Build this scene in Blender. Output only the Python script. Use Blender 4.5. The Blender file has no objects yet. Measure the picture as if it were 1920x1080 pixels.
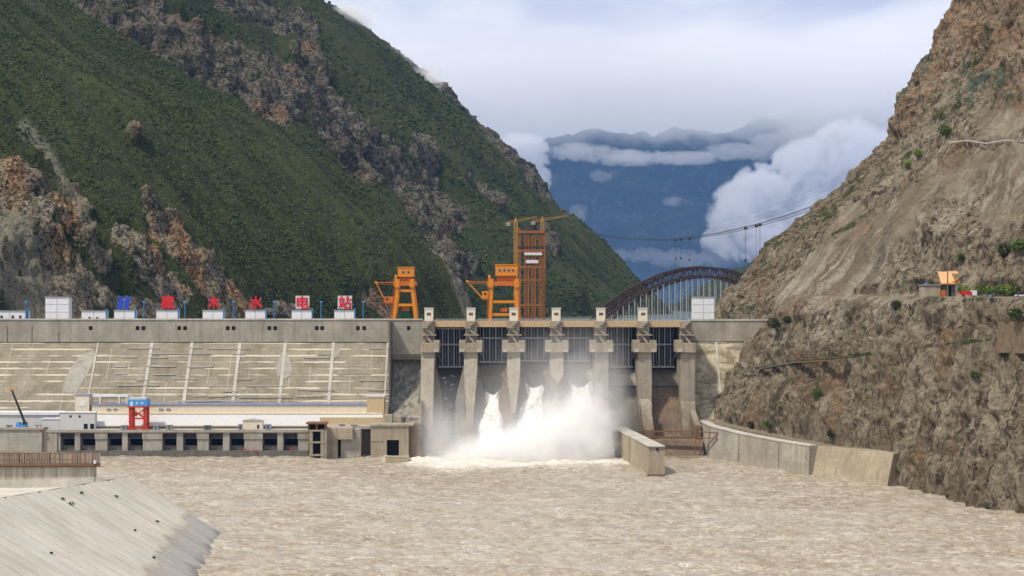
import bpy, math, random
import numpy as np
from mathutils import Vector

# ---------------------------------------------------------------- camera, sky, sun, exposure
sc = bpy.context.scene
COL = sc.collection
F, HC, HY = 2667.0, 68.0, 575.0          # focal length in px of a 1920 wide frame, eye height, horizon row
cam_d = bpy.data.cameras.new('camera')
cam_d.lens = 36.0 * F / 1920.0
cam_d.sensor_width = 36.0
cam_d.shift_y = (HY - 540.0) / 1920.0
cam_d.clip_start = 1.0
cam_d.clip_end = 40000.0
cam = bpy.data.objects.new('camera', cam_d); COL.objects.link(cam)
cam.location = (0, 0, HC); cam.rotation_euler = (math.radians(90), 0, 0)
sc.camera = cam

SUN_EL, SUN_AZ = math.radians(56), math.radians(232)     # azimuth clockwise from +Y: behind the camera, a little left
world = bpy.data.worlds.new('World'); sc.world = world; world.use_nodes = True
nt = world.node_tree; nt.nodes.clear()
def wn(t, **k):
    n = nt.nodes.new(t)
    for a, b in k.items(): setattr(n, a, b)
    return n
L = nt.links.new
w_out = wn('ShaderNodeOutputWorld'); w_bg = wn('ShaderNodeBackground'); L(w_bg.outputs[0], w_out.inputs[0])
w_bg.inputs['Strength'].default_value = 0.10
w_sky = wn('ShaderNodeTexSky'); w_sky.sky_type = 'NISHITA'; w_sky.sun_disc = False
w_sky.sun_elevation = SUN_EL; w_sky.sun_rotation = SUN_AZ; w_sky.altitude = 3000
w_tc = wn('ShaderNodeTexCoord')
w_map = wn('ShaderNodeMapping'); w_map.inputs['Scale'].default_value = (3.0, 3.0, 16.0); L(w_tc.outputs['Generated'], w_map.inputs[0])
w_n1 = wn('ShaderNodeTexNoise'); w_n1.inputs['Scale'].default_value = 1.9; w_n1.inputs['Detail'].default_value = 8; w_n1.inputs['Roughness'].default_value = .5; w_n1.inputs['Distortion'].default_value = .4
L(w_map.outputs[0], w_n1.inputs['Vector'])
w_map2 = wn('ShaderNodeMapping'); w_map2.inputs['Scale'].default_value = (7, 7, 13); w_map2.inputs['Location'].default_value = (3.3, 1.2, .4); L(w_tc.outputs['Generated'], w_map2.inputs[0])
w_n2 = wn('ShaderNodeTexNoise'); w_n2.inputs['Scale'].default_value = 1.0; w_n2.inputs['Detail'].default_value = 7; L(w_map2.outputs[0], w_n2.inputs['Vector'])
w_add = wn('ShaderNodeMath', operation='ADD'); L(w_n1.outputs['Fac'], w_add.inputs[0]); L(w_n2.outputs['Fac'], w_add.inputs[1])
w_cr = wn('ShaderNodeValToRGB'); w_div = wn('ShaderNodeMath', operation='MULTIPLY'); w_div.inputs[1].default_value = .5
L(w_add.outputs[0], w_div.inputs[0]); L(w_div.outputs[0], w_cr.inputs[0])
cr = w_cr.color_ramp; cr.elements[0].position = .42; cr.elements[0].color = (6.6, 7.2, 9.4, 1)
cr.elements[1].position = .555; cr.elements[1].color = (11.0, 11.1, 11.5, 1)
e = cr.elements.new(.48); e.color = (8.6, 9.1, 10.5, 1)
w_mix = wn('ShaderNodeMix', data_type='RGBA'); w_mix.inputs[0].default_value = .93
L(w_sky.outputs[0], w_mix.inputs[6]); L(w_cr.outputs[0], w_mix.inputs[7])
w_sep = wn('ShaderNodeSeparateXYZ'); L(w_tc.outputs['Generated'], w_sep.inputs[0])
w_mr = wn('ShaderNodeMapRange'); w_mr.inputs[1].default_value = 0.03; w_mr.inputs[2].default_value = .9; w_mr.inputs[3].default_value = 1.0; w_mr.inputs[4].default_value = 1.05
L(w_sep.outputs[2], w_mr.inputs[0])
w_mul = wn('ShaderNodeVectorMath', operation='SCALE'); L(w_mix.outputs[2], w_mul.inputs[0]); L(w_mr.outputs[0], w_mul.inputs['Scale'])
L(w_mul.outputs[0], w_bg.inputs['Color'])

sun_d = bpy.data.lights.new('sun', 'SUN'); sun_d.energy = 4.3; sun_d.angle = math.radians(5); sun_d.color = (1.0, .90, .74)
sun = bpy.data.objects.new('sun', sun_d); COL.objects.link(sun)
sd = Vector((math.sin(SUN_AZ) * math.cos(SUN_EL), math.cos(SUN_AZ) * math.cos(SUN_EL), math.sin(SUN_EL)))
sun.rotation_euler = (-sd).to_track_quat('-Z', 'Y').to_euler()
sc.view_settings.view_transform = 'Standard'; sc.view_settings.look = 'None'; sc.view_settings.gamma = 1.0
sc.view_settings.exposure = 0.0
sc.render.engine = 'CYCLES'
sc.cycles.use_denoising = True
try: sc.cycles.denoiser = 'OPENIMAGEDENOISE'
except Exception: pass
sc.cycles.max_bounces = 10; sc.cycles.diffuse_bounces = 2; sc.cycles.volume_bounces = 8; sc.cycles.transparent_max_bounces = 16
sc.cycles.volume_max_steps = 256

# ---------------------------------------------------------------- helpers
def X(px, Y): return (px - 960.0) / F * Y
def Z(py, Y): return HC - (py - HY) / F * Y
def PX(x, y): return 960.0 + F * x / y
def PY(z, y): return HY - F * (z - HC) / y

def _h(ix, iy, iz):
    n = (ix.astype(np.int64) * 374761393 + iy.astype(np.int64) * 668265263 + iz.astype(np.int64) * 2147483647 % 4294967291)
    n = (n ^ (n >> 13)) * 1274126177 & 0xFFFFFFFF
    n = (n ^ (n >> 16)) * 2246822519 & 0xFFFFFFFF
    n = n ^ (n >> 15)
    return (n & 0xFFFFFF) / float(0xFFFFFF)
def vnoise(x, y, z=None, seed=0):
    if z is None: z = np.zeros_like(x)
    x = x + seed * 17.13; y = y + seed * 5.71
    fx, fy, fz = np.floor(x), np.floor(y), np.floor(z)
    ux, uy, uz = x - fx, y - fy, z - fz
    ux = ux * ux * (3 - 2 * ux); uy = uy * uy * (3 - 2 * uy); uz = uz * uz * (3 - 2 * uz)
    ix, iy, iz = fx.astype(np.int64), fy.astype(np.int64), fz.astype(np.int64)
    def c(a, b, d): return _h(ix + a, iy + b, iz + d)
    x00 = c(0,0,0) * (1-ux) + c(1,0,0) * ux; x10 = c(0,1,0) * (1-ux) + c(1,1,0) * ux
    x01 = c(0,0,1) * (1-ux) + c(1,0,1) * ux; x11 = c(0,1,1) * (1-ux) + c(1,1,1) * ux
    y0 = x00 * (1-uy) + x10 * uy; y1 = x01 * (1-uy) + x11 * uy
    return (y0 * (1-uz) + y1 * uz) * 2 - 1
def fbm(x, y, z=None, octv=4, gain=.5, seed=0):
    if z is None: z = np.zeros_like(x)
    s = 0; a = 1.0; t = 0
    for i in range(octv):
        s = s + a * vnoise(x * 2.03**i, y * 2.03**i, z * 2.03**i, seed + i * 3); t += a; a *= gain
    return s / t
def ridged(x, y, z=None, octv=4, gain=.5, seed=0):
    if z is None: z = np.zeros_like(x)
    s = 0; a = 1.0; t = 0
    for i in range(octv):
        s = s + a * (1 - 2 * np.abs(vnoise(x * 2.1**i, y * 2.1**i, z * 2.1**i, seed + i * 3))); t += a; a *= gain
    return s / t
def sstep(a, b, v):
    t = np.clip((v - a) / (b - a), 0, 1); return t * t * (3 - 2 * t)

def blocky(x, y, z, n=4, seed=0):
    q = fbm(x, y, z, 3, .5, seed=seed) * n; f = np.floor(q); return (f + sstep(.78, 1.0, q - f)) / n
# materials -----------------------------------------------------------------
MATS = {}
class NT:
    """tiny helper round one material's node tree"""
    def __init__(s, name):
        s.m = bpy.data.materials.new(name); s.m.use_nodes = True; s.t = s.m.node_tree; s.t.nodes.clear()
        s.out = s.n('ShaderNodeOutputMaterial')
        s.tc = None
    def n(s, ty, **k):
        n = s.t.nodes.new(ty)
        for a, b in k.items(): setattr(n, a, b)
        return n
    def l(s, a, b): s.t.links.new(a, b)
    def v(s, sock, val):
        if hasattr(val, 'links') or isinstance(val, bpy.types.NodeSocket): s.l(val, sock)
        else: sock.default_value = val
    def geo(s):
        if s.tc is None: s.tc = s.n('ShaderNodeNewGeometry').outputs['Position']
        return s.tc
    def map(s, scale, loc=(0,0,0), rot=(0,0,0)):
        m = s.n('ShaderNodeMapping'); s.l(s.geo(), m.inputs[0]); m.inputs['Scale'].default_value = scale; m.inputs['Location'].default_value = loc; m.inputs['Rotation'].default_value = rot
        return m.outputs[0]
    def noise(s, scale, detail=4, rough=.5, vec=None, dist=0):
        n = s.n('ShaderNodeTexNoise'); s.l(vec if vec is not None else s.geo(), n.inputs['Vector'])
        n.inputs['Scale'].default_value = scale; n.inputs['Detail'].default_value = detail; n.inputs['Roughness'].default_value = rough; n.inputs['Distortion'].default_value = dist
        return n.outputs['Fac']
    def vor(s, scale, vec=None, feature='F1', out='Distance'):
        n = s.n('ShaderNodeTexVoronoi'); n.feature = feature; s.l(vec if vec is not None else s.geo(), n.inputs['Vector']); n.inputs['Scale'].default_value = scale
        return n.outputs[out]
    def m_(s, op, a, b=0.0, c=None):
        n = s.n('ShaderNodeMath', operation=op); s.v(n.inputs[0], a); s.v(n.inputs[1], b)
        if c is not None: s.v(n.inputs[2], c)
        return n.outputs[0]
    def rng(s, v, a, b, c=0.0, d=1.0):
        n = s.n('ShaderNodeMapRange'); s.v(n.inputs[0], v)
        for i, q in enumerate((a, b, c, d)): s.v(n.inputs[i + 1], q)
        return n.outputs[0]
    def mix(s, f, a, b, blend='MIX'):
        n = s.n('ShaderNodeMix', data_type='RGBA', blend_type=blend); s.v(n.inputs[0], f)
        s.v(n.inputs[6], a if not isinstance(a, tuple) else (a[0], a[1], a[2], 1)); s.v(n.inputs[7], b if not isinstance(b, tuple) else (b[0], b[1], b[2], 1))
        return n.outputs[2]
    def ramp(s, f, stops):
        n = s.n('ShaderNodeValToRGB'); s.l(f, n.inputs[0]); r = n.color_ramp
        r.elements[0].position = stops[0][0]; r.elements[0].color = (*stops[0][1], 1)
        r.elements[1].position = stops[-1][0]; r.elements[1].color = (*stops[-1][1], 1)
        for p, c in stops[1:-1]:
            e = r.elements.new(p); e.color = (*c, 1)
        return n.outputs[0]
    def bump(s, h, strength=.5, dist=1.0):
        n = s.n('ShaderNodeBump'); n.inputs['Strength'].default_value = strength; n.inputs['Distance'].default_value = dist; s.l(h, n.inputs['Height']); return n.outputs[0]
    def attr(s, name):
        n = s.n('ShaderNodeAttribute'); n.attribute_name = name; return n.outputs['Fac']
    def surf(s, color, rough=.85, bump=None, metal=0.0, spec=.3):
        b = s.n('ShaderNodeBsdfPrincipled'); s.v(b.inputs['Base Color'], color if not isinstance(color, tuple) else (*color[:3], 1))
        s.v(b.inputs['Roughness'], rough); b.inputs['Metallic'].default_value = metal; b.inputs['Specular IOR Level'].default_value = spec
        if bump is not None: s.l(bump, b.inputs['Normal'])
        s.l(b.outputs[0], s.out.inputs[0]); MATS[s.m.name] = s.m
        return s.m

def concrete(name, base, dirt=.5, streak=.65, joint=(3.0, 2.2), tint=(.5, .38, .24), scale=1.0, stain_z=None):
    """cast concrete: pour lifts, form panels, rain streaks and blotches"""
    t = NT(name)
    b = base
    n1 = t.noise(.09 * scale, 5, .6); n2 = t.noise(.9 * scale, 4, .6)
    st = t.noise(1.0, 5, .6, vec=t.map((.55, .55, .05)))
    col = t.mix(t.rng(n1, .3, .7), tuple(c * .78 for c in b), tuple(min(.8, c * 1.18) for c in b))
    col = t.mix(t.m_('MULTIPLY', t.rng(st, .48, .72), streak), col, tuple(c * q * .9 for c, q in zip(b, (.62, .55, .46))))
    col = t.mix(t.m_('MULTIPLY', t.rng(n2, .5, .75), dirt), col, tuple(c * .6 for c in tint))
    # panel joints in x and z
    sx = t.n('ShaderNodeSeparateXYZ'); t.l(t.geo(), sx.inputs[0])
    hx = t.m_('ADD', sx.outputs[0], sx.outputs[1])
    jx = t.m_('LESS_THAN', t.m_('FRACT', t.m_('DIVIDE', hx, joint[0])), .05)
    jz = t.m_('LESS_THAN', t.m_('FRACT', t.m_('DIVIDE', sx.outputs[2], joint[1])), .07)
    j = t.m_('MULTIPLY', t.m_('MAXIMUM', jx, jz), t.rng(t.noise(.2, 3), .4, .6, .05, .4))
    col = t.mix(j, col, tuple(c * .5 for c in b))
    cell = t.n('ShaderNodeTexWhiteNoise', noise_dimensions='2D'); cv = t.n('ShaderNodeCombineXYZ')
    t.l(t.m_('FLOOR', t.m_('DIVIDE', hx, joint[0])), cv.inputs[0]); t.l(t.m_('FLOOR', t.m_('DIVIDE', sx.outputs[2], joint[1])), cv.inputs[1]); t.l(cv.outputs[0], cell.inputs[0])
    col = t.mix(t.rng(cell.outputs[0], 0, 1, 0, .16), col, tuple(c * .55 for c in b))
    blot = t.noise(.22 * scale, 7, .75, dist=.6)
    col = t.mix(t.rng(blot, .54, .66, 0, dirt * .9), col, tuple(c * q * .5 for c, q in zip(b, (1, .93, .82))))
    drip = t.noise(1.0, 6, .75, vec=t.map((1.3, 1.3, .045), loc=(3, 1, 2)))
    col = t.mix(t.rng(drip, .56, .68, 0, streak * .8), col, tuple(c * q for c, q in zip(b, (.42, .37, .30))))
    col = t.mix(t.rng(t.noise(1.0, 5, .7, vec=t.map((.8, .8, .05), loc=(9, 4, 0))), .62, .72, 0, .35), col, tuple(min(.8, c * 1.45) for c in b))
    if stain_z is not None:
        zz_ = t.m_('ADD', sx.outputs[2], t.m_('MULTIPLY', t.m_('SUBTRACT', t.noise(1.0, 6, .7, vec=t.map((.4, .4, .12))), .5), 26.0))
        col = t.mix(t.rng(zz_, stain_z + 7, stain_z - 9, 0, .85), col, (.115, .078, .048)); col = t.mix(t.rng(zz_, 9, -2, 0, .8), col, (.06, .05, .04))
    return t.surf(col, .88, t.bump(t.m_('ADD', t.noise(1.5, 5, .7), t.m_('MULTIPLY', j, -1.0)), .35, .3))

def plain(name, c, rough=.6, metal=0, var=.25, sc_=.8, rust=0):
    t = NT(name); n = t.noise(sc_, 5, .6)
    col = t.mix(t.rng(n, .3, .7), tuple(q * (1 - var) for q in c), tuple(min(.9, q * (1 + var * .6)) for q in c))
    if rust: col = t.mix(t.m_('MULTIPLY', t.rng(t.noise(1.7, 6, .7), .5, .62), rust), col, (.13, .055, .025))
    return t.surf(col, rough, t.bump(n, .1, .1), metal)

class MB:
    """collects boxes, prisms and bars in world space; build() links them as one mesh object"""
    def __init__(s): s.v = []; s.f = []
    def hexa(s, p):     # bottom 4 (ccw), top 4
        o = len(s.v); s.v += [tuple(q) for q in p]
        for f in ((3,2,1,0), (4,5,6,7), (0,1,5,4), (1,2,6,5), (2,3,7,6), (3,0,4,7)): s.f.append(tuple(o + i for i in f))
        return s
    def box(s, x0, x1, y0, y1, z0, z1):
        x0, x1 = min(x0, x1), max(x0, x1); y0, y1 = min(y0, y1), max(y0, y1); z0, z1 = min(z0, z1), max(z0, z1)
        return s.hexa([(x0,y0,z0),(x1,y0,z0),(x1,y1,z0),(x0,y1,z0),(x0,y0,z1),(x1,y0,z1),(x1,y1,z1),(x0,y1,z1)])
    def prism(s, poly, x0, x1, axis='x'):   # poly in (y,z) for axis x, (x,z) for axis y, (x,y) for z
        o = len(s.v); n = len(poly)
        for c in (x0, x1):
            for a, b in poly: s.v.append({'x': (c, a, b), 'y': (a, c, b), 'z': (a, b, c)}[axis])
        s.f.append(tuple(o + i for i in range(n))[::-1]); s.f.append(tuple(o + n + i for i in range(n)))
        for i in range(n):
            j = (i + 1) % n; s.f.append((o + i, o + j, o + n + j, o + n + i))
        return s
    def bar(s, p, q, w=.3, h=None):
        p, q = Vector(p), Vector(q); d = (q - p)
        if d.length < 1e-6: return s
        d.normalize(); up = Vector((0,0,1)) if abs(d.z) < .95 else Vector((0,1,0))
        a = d.cross(up).normalized() * (w / 2); b = a.cross(d).normalized() * ((h or w) / 2)
        return s.hexa([p-a-b, p+a-b, p+a+b, p-a+b, q-a-b, q+a-b, q+a+b, q-a+b])
    def tube(s, pts, r, k=6, cap=True):
        o = len(s.v); pts = [Vector(p) for p in pts]
        if not hasattr(r, '__len__'): r = [r] * len(pts)
        for i, p in enumerate(pts):
            d = (pts[min(i+1, len(pts)-1)] - pts[max(i-1, 0)]).normalized(); up = Vector((0,0,1)) if abs(d.z) < .9 else Vector((0,1,0))
            a = d.cross(up).normalized(); b = a.cross(d).normalized()
            for j in range(k):
                t = 2 * math.pi * j / k; s.v.append(tuple(p + (a * math.cos(t) + b * math.sin(t)) * r[i]))
        for i in range(len(pts) - 1):
            for j in range(k):
                s.f.append((o+i*k+j, o+i*k+(j+1)%k, o+(i+1)*k+(j+1)%k, o+(i+1)*k+j))
        if cap: s.f.append(tuple(o+j for j in range(k))[::-1]); s.f.append(tuple(o+(len(pts)-1)*k+j for j in range(k)))
        return s
    def build(s, name, mat, parent=None, bevel=0):
        v = np.array(s.v, dtype=float)
        if parent is not None: org = np.array(world_loc(parent))
        else: org = np.array([(v[:,0].min()+v[:,0].max())/2, (v[:,1].min()+v[:,1].max())/2, v[:,2].min()])
        me = bpy.data.meshes.new(name); me.from_pydata((v - org).tolist(), [], s.f); me.update()
        me.materials.append(MATS[mat] if isinstance(mat, str) else mat)
        o = bpy.data.objects.new(name, me); COL.objects.link(o)
        if parent is not None: o.parent = parent
        else: o.location = org
        if bevel:
            b = o.modifiers.new('bevel', 'BEVEL'); b.width = bevel; b.segments = 2; b.limit_method = 'ANGLE'
        return o
def world_loc(o):
    p = Vector((0,0,0))
    while o is not None:
        p = p + Vector(o.location); o = o.parent
    return tuple(p)
def tag(o, label=None, cat=None, group=None, kind=None):
    if label: o['label'] = label
    if cat: o['category'] = cat
    if group: o['group'] = group
    if kind: o['kind'] = kind
    return o
def thing(name, label, cat, loc, group=None):
    o = bpy.data.objects.new(name, None); COL.objects.link(o); o.location = loc; o.empty_display_size = 1
    return tag(o, label, cat, group)
def copy_thing(src, loc, label, group=None):
    r = src.copy(); COL.objects.link(r); r.location = loc; r['label'] = label
    if group: r['group'] = group
    for ch in list(src.children):
        c = ch.copy(); COL.objects.link(c); c.parent = r
        for g in list(ch.children):
            d = g.copy(); COL.objects.link(d); d.parent = c
    return r
def npmesh(name, V, Fq, mat, smooth=True, attrs=None, parent=None):
    """numpy vertices (n,3), faces (m,3|4) -> one object"""
    V = np.asarray(V, dtype=np.float32); Fq = np.asarray(Fq, dtype=np.int32)
    org = np.array([V[:,0].mean(), V[:,1].mean(), V[:,2].min()], dtype=np.float32) if parent is None else np.array(world_loc(parent), dtype=np.float32)
    me = bpy.data.meshes.new(name); k = Fq.shape[1]
    me.vertices.add(len(V)); me.vertices.foreach_set('co', (V - org).ravel())
    me.loops.add(Fq.size); me.loops.foreach_set('vertex_index', Fq.ravel())
    me.polygons.add(len(Fq)); me.polygons.foreach_set('loop_start', np.arange(0, Fq.size, k, dtype=np.int32))
    me.polygons.foreach_set('loop_total', np.full(len(Fq), k, dtype=np.int32))
    me.polygons.foreach_set('use_smooth', np.full(len(Fq), smooth, dtype=bool))
    me.update(calc_edges=True); me.validate()
    for a, val in (attrs or {}).items():
        at = me.attributes.new(a, 'FLOAT', 'POINT'); at.data.foreach_set('value', np.asarray(val, dtype=np.float32).ravel())
    me.materials.append(MATS[mat] if isinstance(mat, str) else mat)
    o = bpy.data.objects.new(name, me); COL.objects.link(o)
    if parent is not None: o.parent = parent
    else: o.location = tuple(float(q) for q in org)
    return o
def gridfaces(nu, nv, flip=False):
    i = np.arange(nu - 1)[:, None] * nv + np.arange(nv - 1)[None, :]; i = i.ravel()
    q = np.stack([i, i + nv, i + nv + 1, i + 1], 1)
    return q[:, ::-1] if flip else q

rnd = random.Random(7); rng = np.random.default_rng(11)
# leaf clumps: many small rough tufts in one mesh
_t = (1 + 5**.5) / 2
ICO_V = np.array([(-1,_t,0),(1,_t,0),(-1,-_t,0),(1,-_t,0),(0,-1,_t),(0,1,_t),(0,-1,-_t),(0,1,-_t),(_t,0,-1),(_t,0,1),(-_t,0,-1),(-_t,0,1)], dtype=float) / math.sqrt(1 + _t*_t)
ICO_F = np.array([(0,11,5),(0,5,1),(0,1,7),(0,7,10),(0,10,11),(1,5,9),(5,11,4),(11,10,2),(10,7,6),(7,1,8),(3,9,4),(3,4,2),(3,2,6),(3,6,8),(3,8,9),(4,9,5),(2,4,11),(6,2,10),(8,6,7),(9,8,1)])
def tufts(pos, size, squash=.8, jit=.45):
    n = len(pos); V = np.repeat(ICO_V[None], n, 0) * (1 + rng.uniform(-jit, jit, (n, 12, 1)))
    V = V * np.asarray(size).reshape(n, 1, 1) * np.array([1, 1, squash]); V = V + np.asarray(pos)[:, None, :]
    Fa = ICO_F[None] + (np.arange(n) * 12)[:, None, None]
    return V.reshape(-1, 3), Fa.reshape(-1, 3)
def leaves(centre, r, n, leaf, squash=.75):
    """n small tilted leaf quads spread through lumpy ellipsoid"""
    c = rng.normal(size=(n, 3)); c /= np.linalg.norm(c, axis=1)[:, None]; rad = rng.uniform(.25, 1, (n, 1)) ** .6
    lump = 1 + .3 * fbm(c[:,0]*2+centre[0], c[:,1]*2+centre[1], c[:,2]*2, 2)[:, None]
    p = c * rad * r * lump * np.array([1, 1, squash]) + np.array(centre)
    a = rng.normal(size=(n, 3)); a /= np.linalg.norm(a, axis=1)[:, None]; b = np.cross(a, rng.normal(size=(n, 3))); b /= np.linalg.norm(b, axis=1)[:, None]
    s = leaf * rng.uniform(.6, 1.4, (n, 1)); V = np.stack([p - a*s, p - b*s*.6, p + a*s, p + b*s*.6], 1).reshape(-1, 3)
    return V, np.arange(n * 4).reshape(-1, 4)
# ---------------------------------------------------------------- materials
concrete('concrete', (.345, .32, .265))
concrete('concrete_grey', (.35, .335, .29), joint=(4.5, 3.0), streak=.35)
concrete('concrete_pale', (.47, .45, .40), dirt=.15, streak=.25, joint=(7, 4))
concrete('concrete_warm', (.35, .30, .22), joint=(2.5, 2.0), dirt=.45)
concrete('pier_concrete', (.33, .30, .24), joint=(2.5, 2.0), dirt=.5, streak=.6, stain_z=18)
concrete('concrete_dark', (.13, .125, .115), joint=(5, 2.5))
concrete('concrete_stained', (.17, .125, .09), dirt=.5, streak=.7, joint=(8, 6))
concrete('concrete_wet', (.19, .18, .16), dirt=.3, streak=.8, joint=(30, 12))
plain('white_paint', (.66, .67, .70), .6, var=.08)
plain('cream_paint', (.66, .58, .45), .7, var=.1)
plain('ochre_paint', (.50, .39, .24), .7, var=.12)
plain('pale_roof', (.50, .50, .50), .6, var=.08)
plain('blue_roof', (.22, .25, .38), .5)
plain('peach_beam', (.47, .34, .20), .75, var=.2, rust=.15)
plain('orange_paint', (.62, .215, .008), .45, var=.15, rust=.12)
plain('orange_dark', (.50, .13, .015), .5, rust=.2)
plain('rust_steel', (.31, .11, .035), .7, rust=.4)
plain('rust_brown', (.20, .095, .05), .8, rust=.4)
plain('hanger_grey', (.36, .38, .40), .6)
plain('arch_steel', (.055, .033, .032), .6, rust=.3)
plain('red_paint', (.45, .035, .02), .5, rust=.2)
plain('sign_red', (.62, .01, .02), .5, var=.05)
plain('sign_blue', (.01, .06, .52), .5, var=.05)
plain('pole_blue', (.03, .13, .30), .5)
plain('sky_blue_paint', (.06, .28, .62), .5, var=.1)
plain('gate_blue', (.06, .075, .10), .6)
plain('gate_plate', (.028, .036, .05), .55, rust=.1)
plain('gate_rib', (.42, .45, .47), .55)
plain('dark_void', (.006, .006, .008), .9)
plain('dark_glass', (.03, .035, .045), .2)
plain('grey_steel', (.25, .26, .28), .5)
plain('cable_steel', (.05, .05, .055), .5)
plain('bark', (.09, .065, .045), .9)
plain('rubber', (.02, .02, .02), .8)
plain('green_net', (.02, .16, .07), .8)
plain('soil', (.20, .17, .12), .95, var=.4, sc_=.4)
def foliage(name, a, b):
    t = NT(name); n = t.noise(.35, 5, .7); n2 = t.noise(2.0, 3, .6)
    c = t.mix(t.rng(n, .35, .65), a, b); c = t.mix(t.rng(n2, .45, .7, 0, .4), c, tuple(q * 1.6 for q in b))
    return t.surf(c, .8, spec=.15)
foliage('leaf_dark', (.018, .030, .009), (.036, .052, .015))
foliage('leaf_green', (.045, .085, .016), (.085, .13, .028))
foliage('leaf_olive', (.042, .052, .016), (.070, .078, .024))
foliage('leaf_bright', (.10, .17, .02), (.17, .24, .04))

# the stepped downstream face: horizontal pour lifts with lime lines
t = NT('dam_face_concrete')
sx = t.n('ShaderNodeSeparateXYZ'); t.l(t.geo(), sx.inputs[0])
base = t.mix(t.rng(t.noise(.12, 6, .65), .35, .65), (.20, .175, .125), (.32, .285, .215))
base = t.mix(t.rng(t.noise(1.0, 4, .6, vec=t.map((.9, .9, .12))), .5, .75, 0, .5), base, (.13, .11, .075))
lift = t.m_('FRACT', t.m_('DIVIDE', t.m_('ADD', sx.outputs[2], t.m_('MULTIPLY', t.noise(.25, 2), .6)), 3.0))
lime = t.m_('MULTIPLY', t.m_('GREATER_THAN', lift, .76), t.rng(t.noise(1.0, 4, .6, vec=t.map((.045, .02, .33))), .46, .56))
base = t.mix(t.m_('MULTIPLY', lime, .85), base, (.62, .56, .43))
thin = t.m_('LESS_THAN', t.m_('FRACT', t.m_('DIVIDE', sx.outputs[2], 1.5)), .14)
base = t.mix(t.m_('MULTIPLY', thin, t.rng(t.noise(.15, 3), .45, .6, .1, .5)), base, (.10, .085, .06))
vj = t.m_('LESS_THAN', t.m_('FRACT', t.m_('DIVIDE', sx.outputs[0], 9.7)), .045)
base = t.mix(t.m_('MULTIPLY', vj, t.rng(t.noise(1.0, 2, .5, vec=t.map((.1, .05, .07))), .5, .56, 0, .6)), base, (.45, .42, .35))
t.surf(base, .92, t.bump(t.m_('ADD', t.noise(1.1, 6, .7), lift), .5, .5))

# rock and hillside materials
def hillside(name, greens, rocks, rock_scale=1.0, bump=1.0):
    t = NT(name)
    dn = t.map((.06, .06, .02))
    big = t.noise(.012, 5, .6); mid = t.noise(.07, 5, .65); fine = t.noise(.45, 4, .7)
    g = t.mix(t.rng(big, .35, .65), greens[0], greens[1]); g = t.mix(t.rng(t.m_('ADD', t.attr('rib'), t.m_('MULTIPLY', t.m_('SUBTRACT', mid, .5), 2.5)), .35, -.25, 0, .95), g, greens[2]); g = t.mix(t.rng(mid, .5, .72, 0, .6), g, greens[2]); g = t.mix(t.rng(fine, .5, .68, 0, .8), g, greens[3])
    fall = t.noise(1.0, 5, .65, vec=t.map((.09, .09, .02), rot=(0, math.radians(37), 0)))
    g = t.mix(t.rng(fall, .5, .66, 0, .6), g, greens[2]); g = t.mix(t.rng(t.noise(.9, 3, .6), .6, .72, 0, .6), g, rocks[1])
    crack = t.vor(.16 * rock_scale, vec=t.map((1, 1, .45)), feature='DISTANCE_TO_EDGE')
    r = t.mix(t.rng(t.noise(.05, 5, .65), .38, .62), rocks[0], rocks[1])
    r = t.mix(t.m_('MULTIPLY', t.attr('warm'), t.rng(t.noise(.13, 5, .7), .36, .5)), r, tuple(q * 1.15 for q in rocks[2])); r = t.mix(t.rng(t.noise(.10 * rock_scale, 5, .7), .52, .66, 0, .5), r, rocks[2])
    r = t.mix(t.rng(t.noise(.09 * rock_scale, 6, .8, dist=.8), .52, .58, 0, .8), r, rocks[3])
    r = t.mix(t.rng(t.noise(.55 * rock_scale, 5, .75), .48, .58, 0, .9), r, rocks[3]); r = t.mix(t.rng(t.noise(.17 * rock_scale, 5, .8, dist=1.0), .52, .60, 0, .8), r, greens[2])
    r = t.mix(t.rng(t.noise(1.0, 5, .65, vec=t.map((.5, .5, .09))), .52, .7, 0, .5), r, rocks[3])
    rk = t.m_('ADD', t.attr('rock'), t.m_('ADD', t.m_('MULTIPLY', t.m_('SUBTRACT', t.noise(.055, 7, .78), .5), 3.0), t.m_('MULTIPLY', t.m_('SUBTRACT', fine, .5), .9)))
    c = t.mix(t.rng(rk, .42, .56), g, r); c = t.mix(t.m_('MULTIPLY', t.attr('pale'), t.rng(t.noise(.3, 5, .75), .42, .56, .2, .85)), c, (.26, .25, .19))
    h = t.m_('ADD', t.m_('MULTIPLY', t.noise(.25, 7, .75), 3.0), t.m_('MULTIPLY', t.rng(crack, 0, .25), .8))
    return t.surf(c, .95, t.bump(h, .9 * bump, 2.2), spec=.12)
hillside('near_hillside', ((.034, .050, .013), (.060, .077, .021), (.012, .021, .007), (.095, .10, .042)),
         ((.26, .215, .15), (.40, .36, .28), (.42, .25, .125), (.036, .031, .022)))
hillside('far_hillside', ((.032, .048, .013), (.056, .072, .021), (.014, .024, .009), (.09, .096, .040)),
         ((.13, .115, .085), (.23, .21, .165), (.25, .17, .10), (.022, .02, .015)), .6)
t = NT('scree_rock')
fc = t.n('ShaderNodeCombineXYZ'); t.l(t.attr('fu'), fc.inputs[0]); t.l(t.attr('fv'), fc.inputs[1])
def fall(a, b, d=5, r=.6, di=.3):
    m = t.n('ShaderNodeVectorMath', operation='MULTIPLY'); t.l(fc.outputs[0], m.inputs[0]); m.inputs[1].default_value = (a, b, 1); return t.noise(1.0, d, r, vec=m.outputs[0], dist=di)
c = t.mix(t.rng(t.noise(.04, 6, .65), .40, .60), (.28, .23, .16), (.44, .385, .285))
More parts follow.
